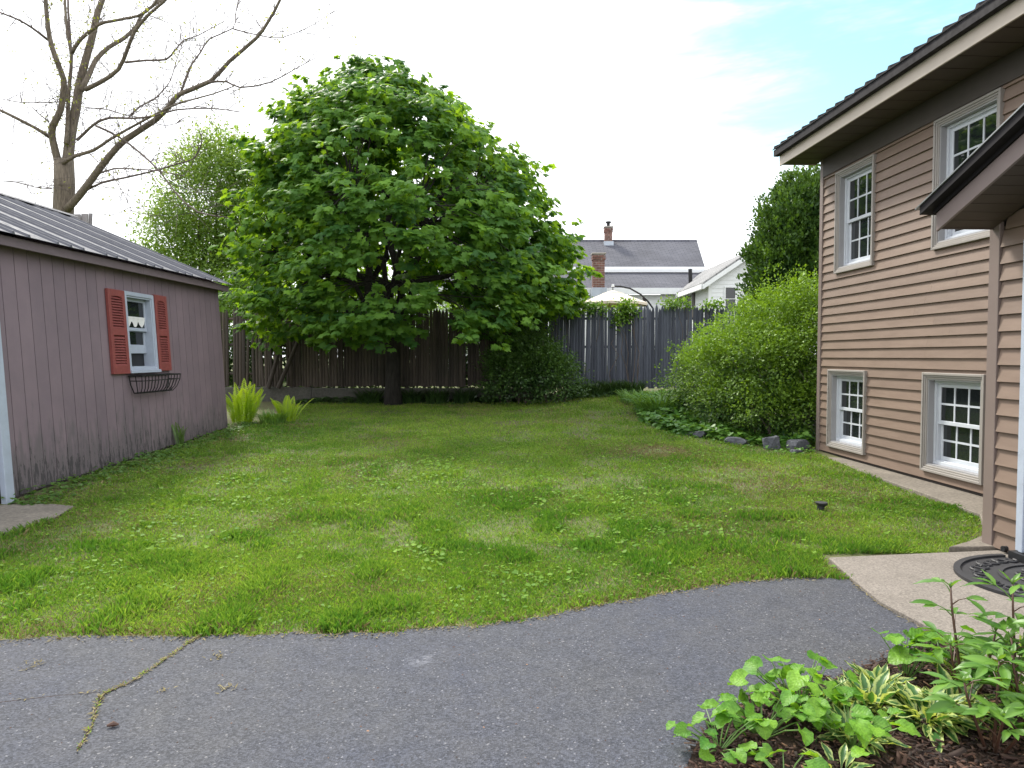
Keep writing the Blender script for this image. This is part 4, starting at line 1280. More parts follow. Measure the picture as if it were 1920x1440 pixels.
tl([(160, 168), (192, 152), (222, 130), (238, 95), (252, 60), (278, 28), (305, 5), (340, -30)], 10, 5, -0.1, -1.5)
tl([(235, 117), (275, 113), (310, 112), (325, 98), (345, 75), (368, 68), (420, 40)], 5, 1.5, -0.8, -1.4)
tl([(126, 392), (150, 365), (178, 328), (205, 293), (235, 262), (290, 226), (318, 198), (338, 176), (395, 152), (430, 115), (480, 72), (502, 42), (526, -2), (540, -50)], 18, 4, -0.2, -2.4)
tl([(392, 154), (425, 153), (450, 164), (505, 155), (552, 130), (592, 108)], 5, 1.2, -1.6, -2.4)
tl([(338, 176), (350, 145), (360, 120), (376, 98), (394, 72), (437, 53), (442, 25), (450, -20)], 5, 1.6, -1.4, -0.4)
tl([(437, 54), (480, 65), (530, 70), (590, 45), (640, 10)], 3, 1.0, -0.6, -0.4)
tl([(118, 306), (142, 292), (175, 282), (205, 262), (240, 242), (292, 214), (335, 194), (400, 176), (442, 160)], 9, 2, -0.2, -2.0)
tl([(145, 262), (160, 248), (178, 232), (205, 221), (250, 222), (290, 217), (330, 206), (395, 203), (450, 210)], 7, 2, -0.3, -2.6)
tl([(240, 222), (262, 200), (290, 185), (305, 170), (320, 150), (332, 110), (345, 75)], 4, 1.5, -0.8, 0.4)
tl([(160, 358), (190, 343), (240, 332), (290, 320), (330, 308), (362, 298), (377, 272), (376, 250)], 5, 2, -0.3, -1.6)
tl([(184, 326), (215, 316), (255, 317), (300, 321), (345, 330)], 4, 2, -0.5, -2.2)
tl([(180, 236), (222, 256), (262, 286), (300, 322), (330, 362), (372, 398), (432, 408)], 5, 2.5, -0.4, -3.0)
tl([(94, 258), (70, 242), (28, 220), (-10, 202), (-60, 180)], 8, 5, -0.1, -1.0)
tl([(90, 75), (60, 52), (30, 35), (-10, 20)], 6, 3, -0.6, -1.6)
tl([(160, 202), (200, 205), (232, 215), (262, 220), (310, 236), (345, 225)], 3, 1.4, -0.2, -1.4)
tl([(60, 200), (75, 215), (92, 228)], 2.0, 2.5, -0.8, -0.4)
tl([(-10, 183), (40, 192), (90, 192), (130, 190)], 1.5, 2.4, -1.2, -0.2)
tl([(-10, 339), (30, 342), (70, 352), (98, 354)], 1.3, 2.2, -1.0, -0.2)
tl([(170, 290), (215, 335), (240, 380), (245, 395), (238, 430)], 2.0, 1.0, -0.5, -2.0)
# fine twigs growing from the limbs
twm = MB(); lv = []
for q in allq:
    for i in range(1, len(q) - 1):
        for _ in range(2):
            d = (q[i + 1] - q[i - 1]).normalized()
            side = Vector((random.gauss(0, 1), random.gauss(0, 0.8), random.gauss(0.35, 0.9))).normalized()
            dd = (d * 0.75 + side * 0.9).normalized()
            L_ = random.uniform(0.3, 1.0) * (1.8 if random.random() < 0.3 else 1)
            p = [q[i].copy()]
            for s_ in range(4):
                dd = (dd + Vector((random.gauss(0, .22), random.gauss(0, .22), random.gauss(0.03, .22)))).normalized()
                p.append(p[-1] + dd * L_ / 4)
            twm.tube(p, [0.011, 0.009, 0.007, 0.005, 0.003], 3, False)
            for s2 in (p[1], p[2], p[3]):
                if random.random() < 0.35: continue
                d2 = (dd + Vector((random.gauss(0, .7), random.gauss(0, .7), random.gauss(0.1, .7)))).normalized()
                e2 = s2 + d2 * L_ * 0.45
                twm.tube([s2, s2.lerp(e2, .5) + Vector((0, 0, .02)), e2], [0.007, 0.005, 0.003], 3, False); lv.append(e2)
            lv.append(p[-1])
tag(twm.build('twigs', M['twig'], bt), kind='stuff')
lp = []
for e in lv:
    if random.random() < 0.22:
        for _ in range(random.randint(1, 4)): lp.append((e.x + random.gauss(0, .06), e.y + random.gauss(0, .06), e.z + random.gauss(0, .06)))
for q in allq[:6]:
    for i in range(2, len(q) - 2):
        if random.random() < 0.5:
            for _ in range(random.randint(3, 12)): lp.append((q[i].x + random.gauss(0, .13), q[i].y - 0.12 + random.gauss(0, .1), q[i].z + random.gauss(0, .16)))
lp = np.array(lp); n = len(lp)
obj_leaves('leaves', M['bud'], bt, LEAF_V, LEAF_F, lp, rand_dirs(n), rand_dirs(n) + [0, 0, .6], rng.uniform(0.05, 0.10, n), rng.random(n))
# weathered boards standing behind the garage ridge
for i, (x0, x1, yt, lean, lab) in enumerate(((136, 157, 404, 0.02, 'widest grey board standing behind the garage ridge'), (159, 171, 402, -0.05, 'middle grey board standing behind the garage ridge'), (173, 179, 401, -0.07, 'narrowest grey board standing behind the garage ridge'))):
    Yb = 14.2 + 0.06 * i
    xa, xb = (x0 - 960) / 1330 * Yb, (x1 - 960) / 1330 * Yb
    zt = 1.5 + (668 - yt) / 1330 * Yb
    o = MB().box(0, xb - xa, 0, 0.035, 0.0, zt - 0.3).build('upright_board', M['board'], bevel=0.004)
    o.location = (xa + lean * (zt - 0.3), Yb, 0.3); o.rotation_euler = (0, -lean, 0)
    tag(o, lab, 'board', 'boards behind the garage')

# ------------------------------------------------------------------ lumpy leaf masses: shrubs, hedge, background trees
def blob_leaves(cs, n, tv, tf, size, jit=0.5, shell=0.55, lum=3.0, droop=0.2, upb=0.5, tint_top=0.0, clump=9, csz=0.12, clip=None, spray=0.0, amp=0.30):
    """leaves clustered on and inside ellipsoids cs = (cx,cy,cz,rx,ry,rz)"""
    cs = np.array(cs, float)
    w = cs[:, 3] * cs[:, 4] * cs[:, 5]; w = w ** 0.67; w /= w.sum()
    m = n // clump
    k = rng.choice(len(cs), m, p=w)
    d = rand_dirs(m); d[:, 2] = np.where(d[:, 2] < -0.55, -d[:, 2], d[:, 2])
    az, el = np.arctan2(d[:, 1], d[:, 0]), d[:, 2]
    f = rng.uniform(shell ** 3, 1, m) ** (1 / 3)
    f *= 1.0 - 0.47 * amp + amp * vnoise(az * lum + k * 7.3, el * lum * 1.4 + k * 3.1) + 0.10 * (vnoise(az * lum * 3, el * lum * 3) - 0.5)
    c = cs[k, :3] + d * cs[k, 3:] * f[:, None]
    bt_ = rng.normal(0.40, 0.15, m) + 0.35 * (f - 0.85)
    P = np.repeat(c, clump, 0); O = np.repeat(unit(d / cs[k, 3:]), clump, 0); T = np.repeat(bt_, clump)
    N_ = len(P)
    P = P + rng.normal(0, csz, (N_, 3)) + (O * rng.uniform(0, spray, (N_, 1)) if spray else 0)
    D = unit(O + rng.normal(0, jit, (N_, 3)) + np.array([0, 0, -droop]))
    Nn = O * 0.5 + np.array([0, 0, upb]) + rng.normal(0, 0.35, (N_, 3))
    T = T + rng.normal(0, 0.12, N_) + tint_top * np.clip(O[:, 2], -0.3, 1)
    S = rng.uniform(size[0], size[1], N_)
    ok = P[:, 2] > gz(P[:, 0], P[:, 1]) + 0.03
    if clip is not None: ok &= clip(P)
    return P[ok], D[ok], Nn[ok], S[ok], T[ok]

def leaf_thing(name, label, cat, loc, mat, cs, n, size, tv=LEAF_V, tf=LEAF_F, part='foliage', stems=0, stem_mat=None, stem_r=0.012, group=None, trunk=None, shoots=None, **kw):
    o = empty(name, loc)
    tag(o, label, cat, group)
    P, D, Nn, S, T = blob_leaves(cs, n, tv, tf, size, **kw)
    obj_leaves(part, M[mat], o, tv, tf, local(o, P), D, Nn, S, T)
    if trunk:
        (r0, r1, h) = trunk
        MB().tube([(0, 0, -0.1), (random.uniform(-.1, .1), 0, h * .5), (random.uniform(-.2, .2), 0, h)], [r0, (r0 + r1) / 2, r1], 9).build('trunk', M['bark'], o, smooth=True)
        for c in cs:
            MB().tube(curve_pts((0, 0, h * 0.75), Vector(c[:3]) - Vector(loc), 0, 0.15, 5), taper(r1 * 0.8, 0.02, 5), 6).build('limb', M['bark'], o)
    if shoots:
        n_, l0, l1 = shoots
        up = np.nonzero((Nn[:, 2] > 0.45) & (rng.random(len(P)) < 0.5))[0]
        # start only from leaves on the outside of the mass
        ci = np.array(cs, float)
        q = np.min(np.stack([(((P[up] - c[:3]) / c[3:]) ** 2).sum(-1) for c in ci]), 0)
        up = up[q > 0.85]
        pick = rng.choice(up, min(n_, len(up)), replace=False)
        SP, SD, SN, SS, ST = [], [], [], [], []
        for i in pick:
            p = P[i].copy(); d = unit(D[i] * 0.5 + np.array([rng.normal(0, .4), rng.normal(0, .4), 0.9]))
            L_ = rng.uniform(l0, l1); m_ = int(L_ / 0.022)
            bt_ = rng.normal(0.75, .12)
            for j in range(m_):
                t_ = j / m_
                d = unit(d + np.array([D[i][0] * .05, D[i][1] * .05, -0.05 * t_]))
                p = p + d * L_ / m_
                for s_ in (-1, 1):
                    dd = unit(d * .5 + rng.normal(0, .7, 3))
                    SP.append(p + dd * .01); SD.append(dd); SN.append(rng.normal(0, .4, 3) + [0, 0, .8]); SS.append(rng.uniform(*size) * (1.05 - .5 * t_)); ST.append(bt_)
        obj_leaves('shoots', M[mat], o, tv, tf, local(o, np.array(SP)), np.array(SD), np.array(SN), np.array(SS), np.array(ST))
    if stems:
        st = MB()
        for i in range(stems):
            c = cs[i % len(cs)]
            a = random.uniform(0, 2 * math.pi)
            e = Vector((c[0] + c[3] * 0.8 * math.cos(a), c[1] + c[4] * 0.8 * math.sin(a), c[2] + c[5] * random.uniform(0.0, 0.75))) - Vector(loc)
            b = Vector((c[0] + random.uniform(-.3, .3), c[1] + random.uniform(-.3, .3), 0)) - Vector((loc[0], loc[1], 0))
            b.z = float(gz(c[0], c[1])) - loc[2]
            st.tube(curve_pts(b, e, 0.0, 0.1, 5, 0.12), taper(stem_r, 0.004, 5), 4, False)
        tag(st.build('stems', stem_mat or M['twig'], o), kind='stuff')
    return o

hz = float(gz(4.2, 12.6))
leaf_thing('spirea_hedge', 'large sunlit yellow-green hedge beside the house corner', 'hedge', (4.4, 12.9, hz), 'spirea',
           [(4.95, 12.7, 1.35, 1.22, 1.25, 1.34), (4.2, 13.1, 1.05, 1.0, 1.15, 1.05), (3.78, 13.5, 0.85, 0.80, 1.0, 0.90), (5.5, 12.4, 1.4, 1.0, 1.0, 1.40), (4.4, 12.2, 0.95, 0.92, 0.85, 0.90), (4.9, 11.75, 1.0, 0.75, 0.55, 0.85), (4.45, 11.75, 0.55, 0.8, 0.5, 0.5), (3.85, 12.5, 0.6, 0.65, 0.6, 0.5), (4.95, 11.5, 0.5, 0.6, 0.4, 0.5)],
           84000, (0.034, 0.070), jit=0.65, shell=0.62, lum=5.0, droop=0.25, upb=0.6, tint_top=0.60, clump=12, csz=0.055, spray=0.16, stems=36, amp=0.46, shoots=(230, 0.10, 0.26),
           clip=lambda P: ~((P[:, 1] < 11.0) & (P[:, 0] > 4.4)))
rz0 = float(gz(0.5, 16.3))
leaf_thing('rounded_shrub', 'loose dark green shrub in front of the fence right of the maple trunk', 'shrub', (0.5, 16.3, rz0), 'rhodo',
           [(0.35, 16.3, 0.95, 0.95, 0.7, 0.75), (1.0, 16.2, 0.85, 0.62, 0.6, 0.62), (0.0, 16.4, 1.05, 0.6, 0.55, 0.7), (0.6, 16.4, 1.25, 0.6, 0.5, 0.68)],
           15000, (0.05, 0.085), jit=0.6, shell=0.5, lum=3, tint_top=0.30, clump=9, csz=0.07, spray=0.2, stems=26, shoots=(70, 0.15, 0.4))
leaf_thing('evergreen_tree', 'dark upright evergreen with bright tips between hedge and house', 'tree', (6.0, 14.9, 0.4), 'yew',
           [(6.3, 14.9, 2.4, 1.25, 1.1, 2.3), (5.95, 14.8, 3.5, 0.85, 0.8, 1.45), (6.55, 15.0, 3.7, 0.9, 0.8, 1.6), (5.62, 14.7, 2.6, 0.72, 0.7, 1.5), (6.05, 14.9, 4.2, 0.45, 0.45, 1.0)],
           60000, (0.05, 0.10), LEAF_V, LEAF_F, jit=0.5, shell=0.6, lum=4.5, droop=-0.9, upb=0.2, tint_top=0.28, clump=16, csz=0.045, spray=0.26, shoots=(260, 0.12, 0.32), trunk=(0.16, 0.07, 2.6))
leaf_thing('feathery_tree', 'pale feathery-leaved tree left of the maple, behind it', 'tree', (-10.6, 24.2, 0.9), 'feather',
           [(-10.3, 24.0, 6.6, 1.5, 1.3, 1.9), (-9.6, 23.8, 7.6, 1.0, 1.0, 1.35), (-11.3, 24.2, 5.2, 1.3, 1.2, 1.4), (-11.6, 24.2, 3.6, 1.2, 1.2, 1.2), (-10.2, 24.0, 4.2, 1.7, 1.3, 1.7), (-9.0, 24.3, 5.5, 1.3, 1.2, 1.8), (-9.0, 24.3, 3.4, 1.4, 1.2, 1.4), (-8.3, 24.0, 4.6, 1.2, 1.1, 1.5), (-8.7, 23.8, 6.9, 1.0, 1.0, 1.3), (-10.6, 24, 2.4, 1.6, 1.2, 1.1)],
           72000, (0.065, 0.13), jit=0.8, shell=0.25, lum=4, droop=0.3, tint_top=0.2, clump=11, csz=0.16, spray=0.3, trunk=(0.2, 0.09, 3.6))
bgs = [('leafy_tree', 'bright leafy tree showing through the gap under the maple crown', (-5.4, 27.5, 1.0), [(-5.4, 27.5, 3.0, 2.0, 1.4, 1.6), (-4.0, 27.2, 2.7, 1.6, 1.3, 1.4)], 9000),
       ('leafy_tree', 'yellow-green tree behind the fence between garage and maple', (-8.2, 22.5, 0.9), [(-8.2, 22.5, 2.7, 1.3, 1.1, 1.5), (-7.0, 22.4, 2.3, 1.1, 1.0, 1.1)], 8000),
       ('leafy_tree', 'low bright tree behind the fence right of the maple trunk', (-1.2, 25.5, 1.0), [(-1.2, 25.5, 2.4, 1.5, 1.2, 1.3), (0.3, 25.2, 2.0, 1.1, 1.0, 1.0)], 7000)]
for nm, lab, loc, cs, n in bgs:
    leaf_thing(nm, lab, 'tree', loc, 'backtree', cs, n, (0.07, 0.14), jit=0.7, shell=0.4, lum=3, tint_top=0.2, clump=9, csz=0.14, spray=0.2, trunk=(0.12, 0.06, 1.4), group='trees beyond the fence')
leaf_thing('gap_darkening_thicket', 'dark thicket added behind the brown fence to darken its gaps', 'shrub', (-4.5, 18.6, 0.5), 'rhodo',  # undergrowth added behind the pickets so the gaps look dark
           [(-8.3, 18.7, 1.2, 1.3, 0.6, 1.15), (-6.3, 18.6, 1.2, 1.2, 0.6, 1.2), (-4.3, 18.6, 1.1, 1.2, 0.6, 1.1), (-2.2, 18.7, 1.2, 1.2, 0.6, 1.15), (-0.2, 18.6, 1.1, 1.2, 0.6, 1.1)], 24000, (0.08, 0.13), jit=0.7, shell=0.5, lum=3, clump=9, csz=0.1, stems=20)
for lab, loc, cs, n in (('vine spilling over the grey fence below the umbrella', (2.85, 17.68, 2.45), [(2.85, 17.66, 2.62, 0.28, 0.12, 0.22), (2.7, 17.63, 2.4, 0.18, .09, .25)], 900),
                     ('vine topping the grey fence near its left end', (1.65, 17.7, 2.5), [(1.55, 17.68, 2.72, 0.45, 0.14, 0.22), (1.2, 17.66, 2.6, .25, .1, .2), (2.1, 17.66, 2.62, .3, .1, .14)], 1300),
                     ('vine topping the grey fence under the white gabled house', (4.4, 17.7, 2.6), [(4.1, 17.72, 2.78, 0.35, 0.12, 0.14), (5.0, 17.7, 2.74, .3, .1, .10)], 600),
                     ('vine hanging on the fence joint above the shrub', (0.55, 17.35, 2.0), [(0.5, 17.28, 2.25, 0.35, 0.10, 0.45), (0.2, 17.28, 1.9, .25, .08, .35), (0.75, 17.3, 2.45, .25, .1, .3)], 1600)):
    leaf_thing('fence_vine', lab, 'vine', loc, 'ivy', cs, n, (0.06, 0.10), jit=0.7, shell=0.1, lum=4, clump=6, csz=0.07, group='vines on the fence', stems=6)

# ------------------------------------------------------------------ strap-leaved clumps, ferns, ground cover
def blade_strip(n=5, w=0.5, arch=0.55, h=1.0):
    vs, fs = [], []
    for i in range(n + 1):
        t = i / n
        ww = w * (1 - t ** 2) * (0.7 + 0.3 * math.sin(math.pi * min(1, t * 2)))
        y = arch * t ** 2; z = h * (t - 0.42 * t ** 3)
        vs += [(-ww, y, z), (ww, y, z)]
    fs = [(2 * i, 2 * i + 1, 2 * i + 3, 2 * i + 2) for i in range(n)]
    return np.array(vs), np.array(fs)
BV, BF = blade_strip(5, 0.028, 0.6, 0.8)

def strap_clump(name, label, cat, loc, mat, n, rad, size, group=None, lean=0.35):
    o = empty(name, loc); tag(o, label, cat, group)
    a = rng.uniform(0, 2 * math.pi, n); r_ = rad * np.sqrt(rng.random(n))
    pos = np.stack([r_ * np.cos(a), r_ * np.sin(a), np.zeros(n)], -1)
    b = a + rng.normal(0, 0.7, n)
    yd = np.stack([np.cos(b), np.sin(b), rng.normal(0, lean * 0.3, n)], -1)
    zn = np.array([0, 0, 1.0]) + rng.normal(0, 0.12, (n, 3))
    V, F = scatter(BV, BF, pos, leaf_frames(yd, zn), rng.uniform(size[0], size[1], n))
    t = np.clip(rng.normal(0.45, 0.22, n), 0, 1)
    np_obj('blades', V, F, M[mat], o, np.repeat(t, len(BV)))['kind'] = 'stuff'
    return o
ly = 16.65
for i, (x, lab) in enumerate(((1.55, 'daylily clump beside the shrub at the grey fence'), (2.0, 'second daylily clump from the shrub at the grey fence'), (2.45, 'third daylily clump from the shrub at the grey fence'), (2.9, 'daylily clump nearest the hedge at the grey fence'),
                              (-3.4, 'dark daylily clump left of the maple trunk'), (-2.35, 'dark daylily clump just right of the maple trunk'), (-1.75, 'dark daylily clump midway between maple trunk and shrub'), (-1.15, 'dark daylily clump at the left foot of the shrub'))):
    y = 17.15 if x > 0 else 16.8
    strap_clump('daylily', lab, 'plant', (x, y + random.uniform(-.1, .1), float(gz(x, y))), 'lily', 150, 0.26, (0.45, 0.75), 'daylilies along the fence')
strap_clump('tall_grass', 'tuft of tall pale grass at the left foot of the hedge', 'grass', (2.95, 13.9, float(gz(2.95, 13.9))), 'tallgrass', 420, 0.45, (0.45, 0.95))
strap_clump('tall_grass', 'dark long grass under the grey fence beside the hedge', 'grass', (3.0, 15.6, float(gz(3.0, 15.6))), 'tallgrass', 420, 0.6, (0.3, 0.6))
strap_clump('tall_grass', 'dark grassy tuft between the two bright ferns', 'grass', (-4.45, 13.15, float(gz(-4.45, 13.2))), 'tallgrass', 160, 0.22, (0.3, 0.5))

def frond_mesh(name, mat, npin=22, L_=1.0, width=0.20, curl=0.35):
    vs, fs, tn = [], [], []
    for i in range(npin):
        t = (i + 1.0) / (npin + 1)
        y = L_ * (t - 0.0) * (1 - 0.25 * curl * t); z = L_ * curl * (math.sin(t * 2.0) * 0.55 - 0.5 * t * t)
        w = width * math.sin(math.pi * min(1, 0.12 + t * 0.88)) ** 0.8 * (1 - 0.35 * t)
        hw = L_ / npin * 0.46
        for sg in (-1, 1):
            k = len(vs)
            tip = (sg * w, y + 0.25 * w, z - 0.25 * w)
            vs += [(0, y - hw, z), (sg * w * 0.5, y - hw + .14 * w, z + 0.015), tip, (sg * w * 0.5, y + hw + .12 * w, z + 0.008)]
            fs.append((k, k + 1, k + 2, k + 3)); 
            tn += [0.35 + 0.4 * t] * 4
    k = len(vs)
    for i in range(9):
        t = i / 8
        y = L_ * t * (1 - 0.25 * curl * t); z = L_ * curl * (math.sin(t * 2.0) * 0.55 - 0.5 * t * t)
        r_ = 0.007 * (1.1 - t)
        vs += [(-r_, y, z), (r_, y, z)]; tn += [0.3, 0.3]
    for i in range(8): fs.append((k + 2 * i, k + 2 * i + 1, k + 2 * i + 3, k + 2 * i + 2))
    return np_mesh(name, np.array(vs), np.array(fs), mat, np.array(tn))
fm = [frond_mesh('frond', M['fern'], 24, 1.0, w, c) for w, c in ((0.17, 0.35), (0.2, 0.5), (0.15, 0.2))]
fmd = [frond_mesh('frond', M['darkfern'], 20, 1.0, w, c) for w, c in ((0.17, 0.35), (0.2, 0.5))]
def fern(label, loc, n, size, meshes, upright=1.1, rad=0.08, group='ferns by the garage'):
    o = empty('fern', loc); tag(o, label, 'fern', group)
    for i in range(n):
        f = bpy.data.objects.new('frond', random.choice(meshes)); put(f, o)
        a = 2 * math.pi * i / n + random.uniform(-.3, .3)
        s_ = random.uniform(*size)
        f.location = (rad * math.cos(a), rad * math.sin(a), 0)
        f.rotation_euler = (random.gauss(upright, 0.14), random.gauss(0, .15), a - math.pi / 2)
        f.scale = (s_, s_, s_)
    return o
fern('larger bright yellow-green fern at the garage corner', (-5.02, 13.2, float(gz(-5, 13.2))), 22, (0.62, 0.92), fm, 1.18, 0.16)
fern('smaller bright yellow-green fern right of the larger one', (-4.22, 13.35, float(gz(-4.3, 13.3))), 13, (0.42, 0.62), fm, 1.1, 0.1)
fern('single dull green fern against the garage siding', (-4.95, 10.55, float(gz(-4.95, 10.5))), 4, (0.36, 0.5), fmd, 1.35, 0.03)

def cover(name, label, mat, n, region, size, hgt, cat=None, dens=None):
    x0, x1, y0, y1 = region
    X = rng.uniform(x0, x1, n * 3); Y = rng.uniform(y0, y1, n * 3)
    ok = dens(X, Y) > rng.random(n * 3)
    X, Y = X[ok][:n], Y[ok][:n]
    m = len(X)
    Z = gz(X, Y) + rng.uniform(0.02, 1, m) * hgt(X, Y)
    a = rng.uniform(0, 2 * math.pi, m)
    D = np.stack([np.cos(a), np.sin(a), rng.uniform(-0.5, 0.1, m)], -1)
    Nn = np.stack([rng.normal(0, .3, m), rng.normal(-.1, .3, m), np.ones(m)], -1)
    o = obj_leaves(name, M[mat], None, HEART_V, HEART_F, np.stack([X, Y, Z], -1), D, Nn, rng.uniform(size[0], size[1], m), np.clip(rng.normal(0.45, 0.2, m), 0, 1))
    tag(o, label, cat, kind='stuff')
    return o
_h = [(0, 0), (0.22, -0.12), (0.46, 0.05), (0.50, 0.32), (0.30, 0.68), (0, 1.0)]
_ho = _h + [(-x, y) for x, y in _h[1:-1][::-1]]
HEART_V = [(0, 0.35, -0.05)] + [(x, y - 0.05, 0.10 * abs(x) - 0.1 * y * y) for x, y in _ho]
HEART_F = [(0, 1 + i, 1 + (i + 1) % len(_ho)) for i in range(len(_ho))]
BEDC = [(2.55, 12.0), (2.4, 13.2), (2.55, 14.8), (3.1, 16.3), (4.6, 16.0), (5.0, 12.0), (4.55, 10.75), (4.1, 10.95), (3.4, 11.45), (2.9, 11.75)]
def dens_bed(X, Y): return in_poly(X, Y, BEDC) * (0.35 + 0.65 * (vnoise(X * 2.2, Y * 2.2) > 0.3)) * (1 - 0.9 * ss(3.6, 4.4, X) * ss(11.8, 12.3, Y))
cover('ground_cover', 'leafy green ground cover between lawn and hedge', 'cover', 5200, (2.3, 5.0, 10.7, 16.3), (0.06, 0.11), lambda X, Y: 0.08 + 0.24 * vnoise(X * 1.7, Y * 1.7), 'ground cover', dens_bed)
def dens_g(X, Y): return np.exp(-((X + 4.9 - 0.15 * vnoise(Y * 1.3, X * 0)) / (0.16 + 0.35 * vnoise(Y * 0.8 + 4, X * 0))) ** 2)
cover('wall_weeds', 'creeping weeds along the foot of the garage wall', 'darkfern', 2300, (-5.06, -4.0, 6.9, 13.2), (0.025, 0.055), lambda X, Y: 0.015 + 0.10 * vnoise(X * 3, Y * 2.3) * np.exp(-(X + 4.95) * 2.5), 'weeds', dens_g)
def dens_f(X, Y): return np.exp(-((Y - 17.05) / 0.35) ** 2) * (0.3 + 0.7 * vnoise(X * 1.5, Y))
cover('bed_edge_weeds', 'low dark weeds at the foot of the retaining wall', 'lily', 3600, (-5.2, 3.0, 16.3, 17.3), (0.04, 0.09), lambda X, Y: 0.03 + 0.12 * vnoise(X * 2, Y * 2), 'weeds', dens_f)

# rocks edging the hedge bed
def rock(label, loc, sz, rz_, seed):
    r2 = np.random.default_rng(seed)
    import bmesh
    bm = bmesh.new()
    bmesh.ops.create_icosphere(bm, subdivisions=2, radius=1.0)
    for v in bm.verts:
        p = np.array(v.co)
        q = np.sign(p) * np.abs(p) ** 0.55
        q *= 0.9 + 0.22 * math.sin(p[0] * 4 + seed) * math.cos(p[1] * 3.3 + seed * 2) + r2.normal(0, 0.035)
        v.co = Vector(q) * 0.66
    me = bpy.data.meshes.new('rock'); bm.to_mesh(me); bm.free()
    me.materials.append(M['rock'])
    o = bpy.data.objects.new('edging_rock', me); o.location = loc; o.scale = sz; o.rotation_euler = (r2.normal(0, .15), r2.normal(0, .15), rz_)
    tag(put(o), label, 'rock', 'rocks edging the hedge bed')
for lab, (x, y), sz, rz_, sd in (('flat grey rock farthest from the house in the bed edging', (3.05, 11.75), (0.30, 0.16, 0.10), -0.4, 3), ('long low grey rock second from the far end of the edging', (3.55, 11.20), (0.34, 0.17, 0.13), -0.5, 5),
                             ('upright squarish blue-grey rock in the bed edging', (3.98, 10.82), (0.19, 0.15, 0.24), -0.3, 8), ('dark rounded rock nearest the house corner', (4.36, 10.75), (0.26, 0.2, 0.18), 0.2, 13), ('small flat stone before the rock nearest the house', (4.20, 10.45), (0.15, 0.12, 0.06), 0.6, 21)):
    rock(lab, (x, y, float(gz(x, y)) + sz[2] * 0.26), sz, rz_, sd)

def dens_r(X, Y): return np.exp(-((Y - np.interp(X, [2.6, 3.05, 3.55, 3.98, 4.4], [12.0, 11.72, 11.15, 10.75, 10.6]) + 0.02) / 0.2) ** 2) * (0.2 + 0.8 * (vnoise(X * 5, Y * 5) > 0.42))
cover('rock_edge_weeds', 'small weeds tucked round the edging rocks', 'cover', 900, (2.5, 4.5, 10.3, 12.2), (0.03, 0.065), lambda X, Y: 0.02 + 0.10 * vnoise(X * 4, Y * 4), 'weeds', dens_r)
# little black garden-light stub in the grass
gl = empty('garden_light_stub', (2.93, 6.68, float(gz(2.93, 6.68))), 0.3)
tag(gl, 'short black garden light stub sticking out of the lawn', 'garden light')
MB().tube([(0, 0, -0.02), (0, 0, 0.05)], [0.03, 0.034], 12).build('stake', M['mat_rubber'], gl)
MB().tube([(0, 0, 0.05), (0.006, 0, 0.075), (0.006, 0, 0.085)], [0.036, 0.058, 0.055], 14).build('head', M['mat_rubber'], gl)

# ------------------------------------------------------------------ half-round rubber door mat
dm = empty('door_mat', (3.60, 4.52, 0.043), house.rotation_euler.z)
tag(dm, 'black half-round rubber mat with scrollwork on the concrete landing', 'door mat')
def harc(a, b, n=40): return [(a * math.cos(t), -b * math.sin(t)) for t in np.linspace(0, math.pi, n)]
A_, B_ = 0.60, 0.66
mb = MB(); mb.prism_z(harc(A_, B_)[::-1] , 0.0, 0.006); mb.build('backing', M['mat_rubber'], dm)
def ring(mb, a0, b0, a1, b1, z0, z1, n=48):
    o_, i_ = harc(a0, b0, n), harc(a1, b1, n)
    for k in range(n - 1):
        q = [i_[k], i_[k + 1], o_[k + 1], o_[k]]
        mb.prism_z(q, z0, z1)
mb = MB(); ring(mb, A_, B_, A_ - .04, B_ - .04, 0.0065, 0.020); mb.build('rim', M['mat_rubber'], dm)
mb = MB(); ring(mb, 0.36, 0.40, 0.335, 0.375, 0.0065, 0.017); mb.build('inner_rim', M['mat_rubber'], dm)
def scroll(cx, cy, r_, a0, turns, sgn):
    return [(cx + r_ * (1 - 0.62 * i / 18) * math.cos(a0 + sgn * turns * 2 * math.pi * i / 18), cy + r_ * (1 - 0.62 * i / 18) * math.sin(a0 + sgn * turns * 2 * math.pi * i / 18), 0.012) for i in range(19)]
for i in range(9):
    t = math.pi * (i + 0.5) / 9
    cx, cy = 0.46 * math.cos(t), -0.51 * math.sin(t)
    for sg in (-1, 1):
        MB().tube(scroll(cx + 0.035 * sg * math.sin(t), cy + 0.035 * sg * math.cos(t), 0.052, t + sg, 0.9, sg), 0.0085, 5).build('scroll', M['mat_rubber'], dm)
for i in range(6):
    t = math.pi * (i + 0.5) / 6
    cx, cy = 0.22 * math.cos(t), -0.25 * math.sin(t)
    for sg in (-1, 1):
        MB().tube(scroll(cx + 0.03 * sg * math.sin(t), cy + 0.03 * sg * math.cos(t), 0.05, t + sg, 0.9, sg), 0.0085, 5).build('scroll', M['mat_rubber'], dm)
for i in range(3):
    t = math.pi * (i + 0.5) / 3
    MB().tube(scroll(0.09 * math.cos(t), -0.1 * math.sin(t), 0.05, t, 0.9, 1), 0.0085, 5).build('scroll', M['mat_rubber'], dm)

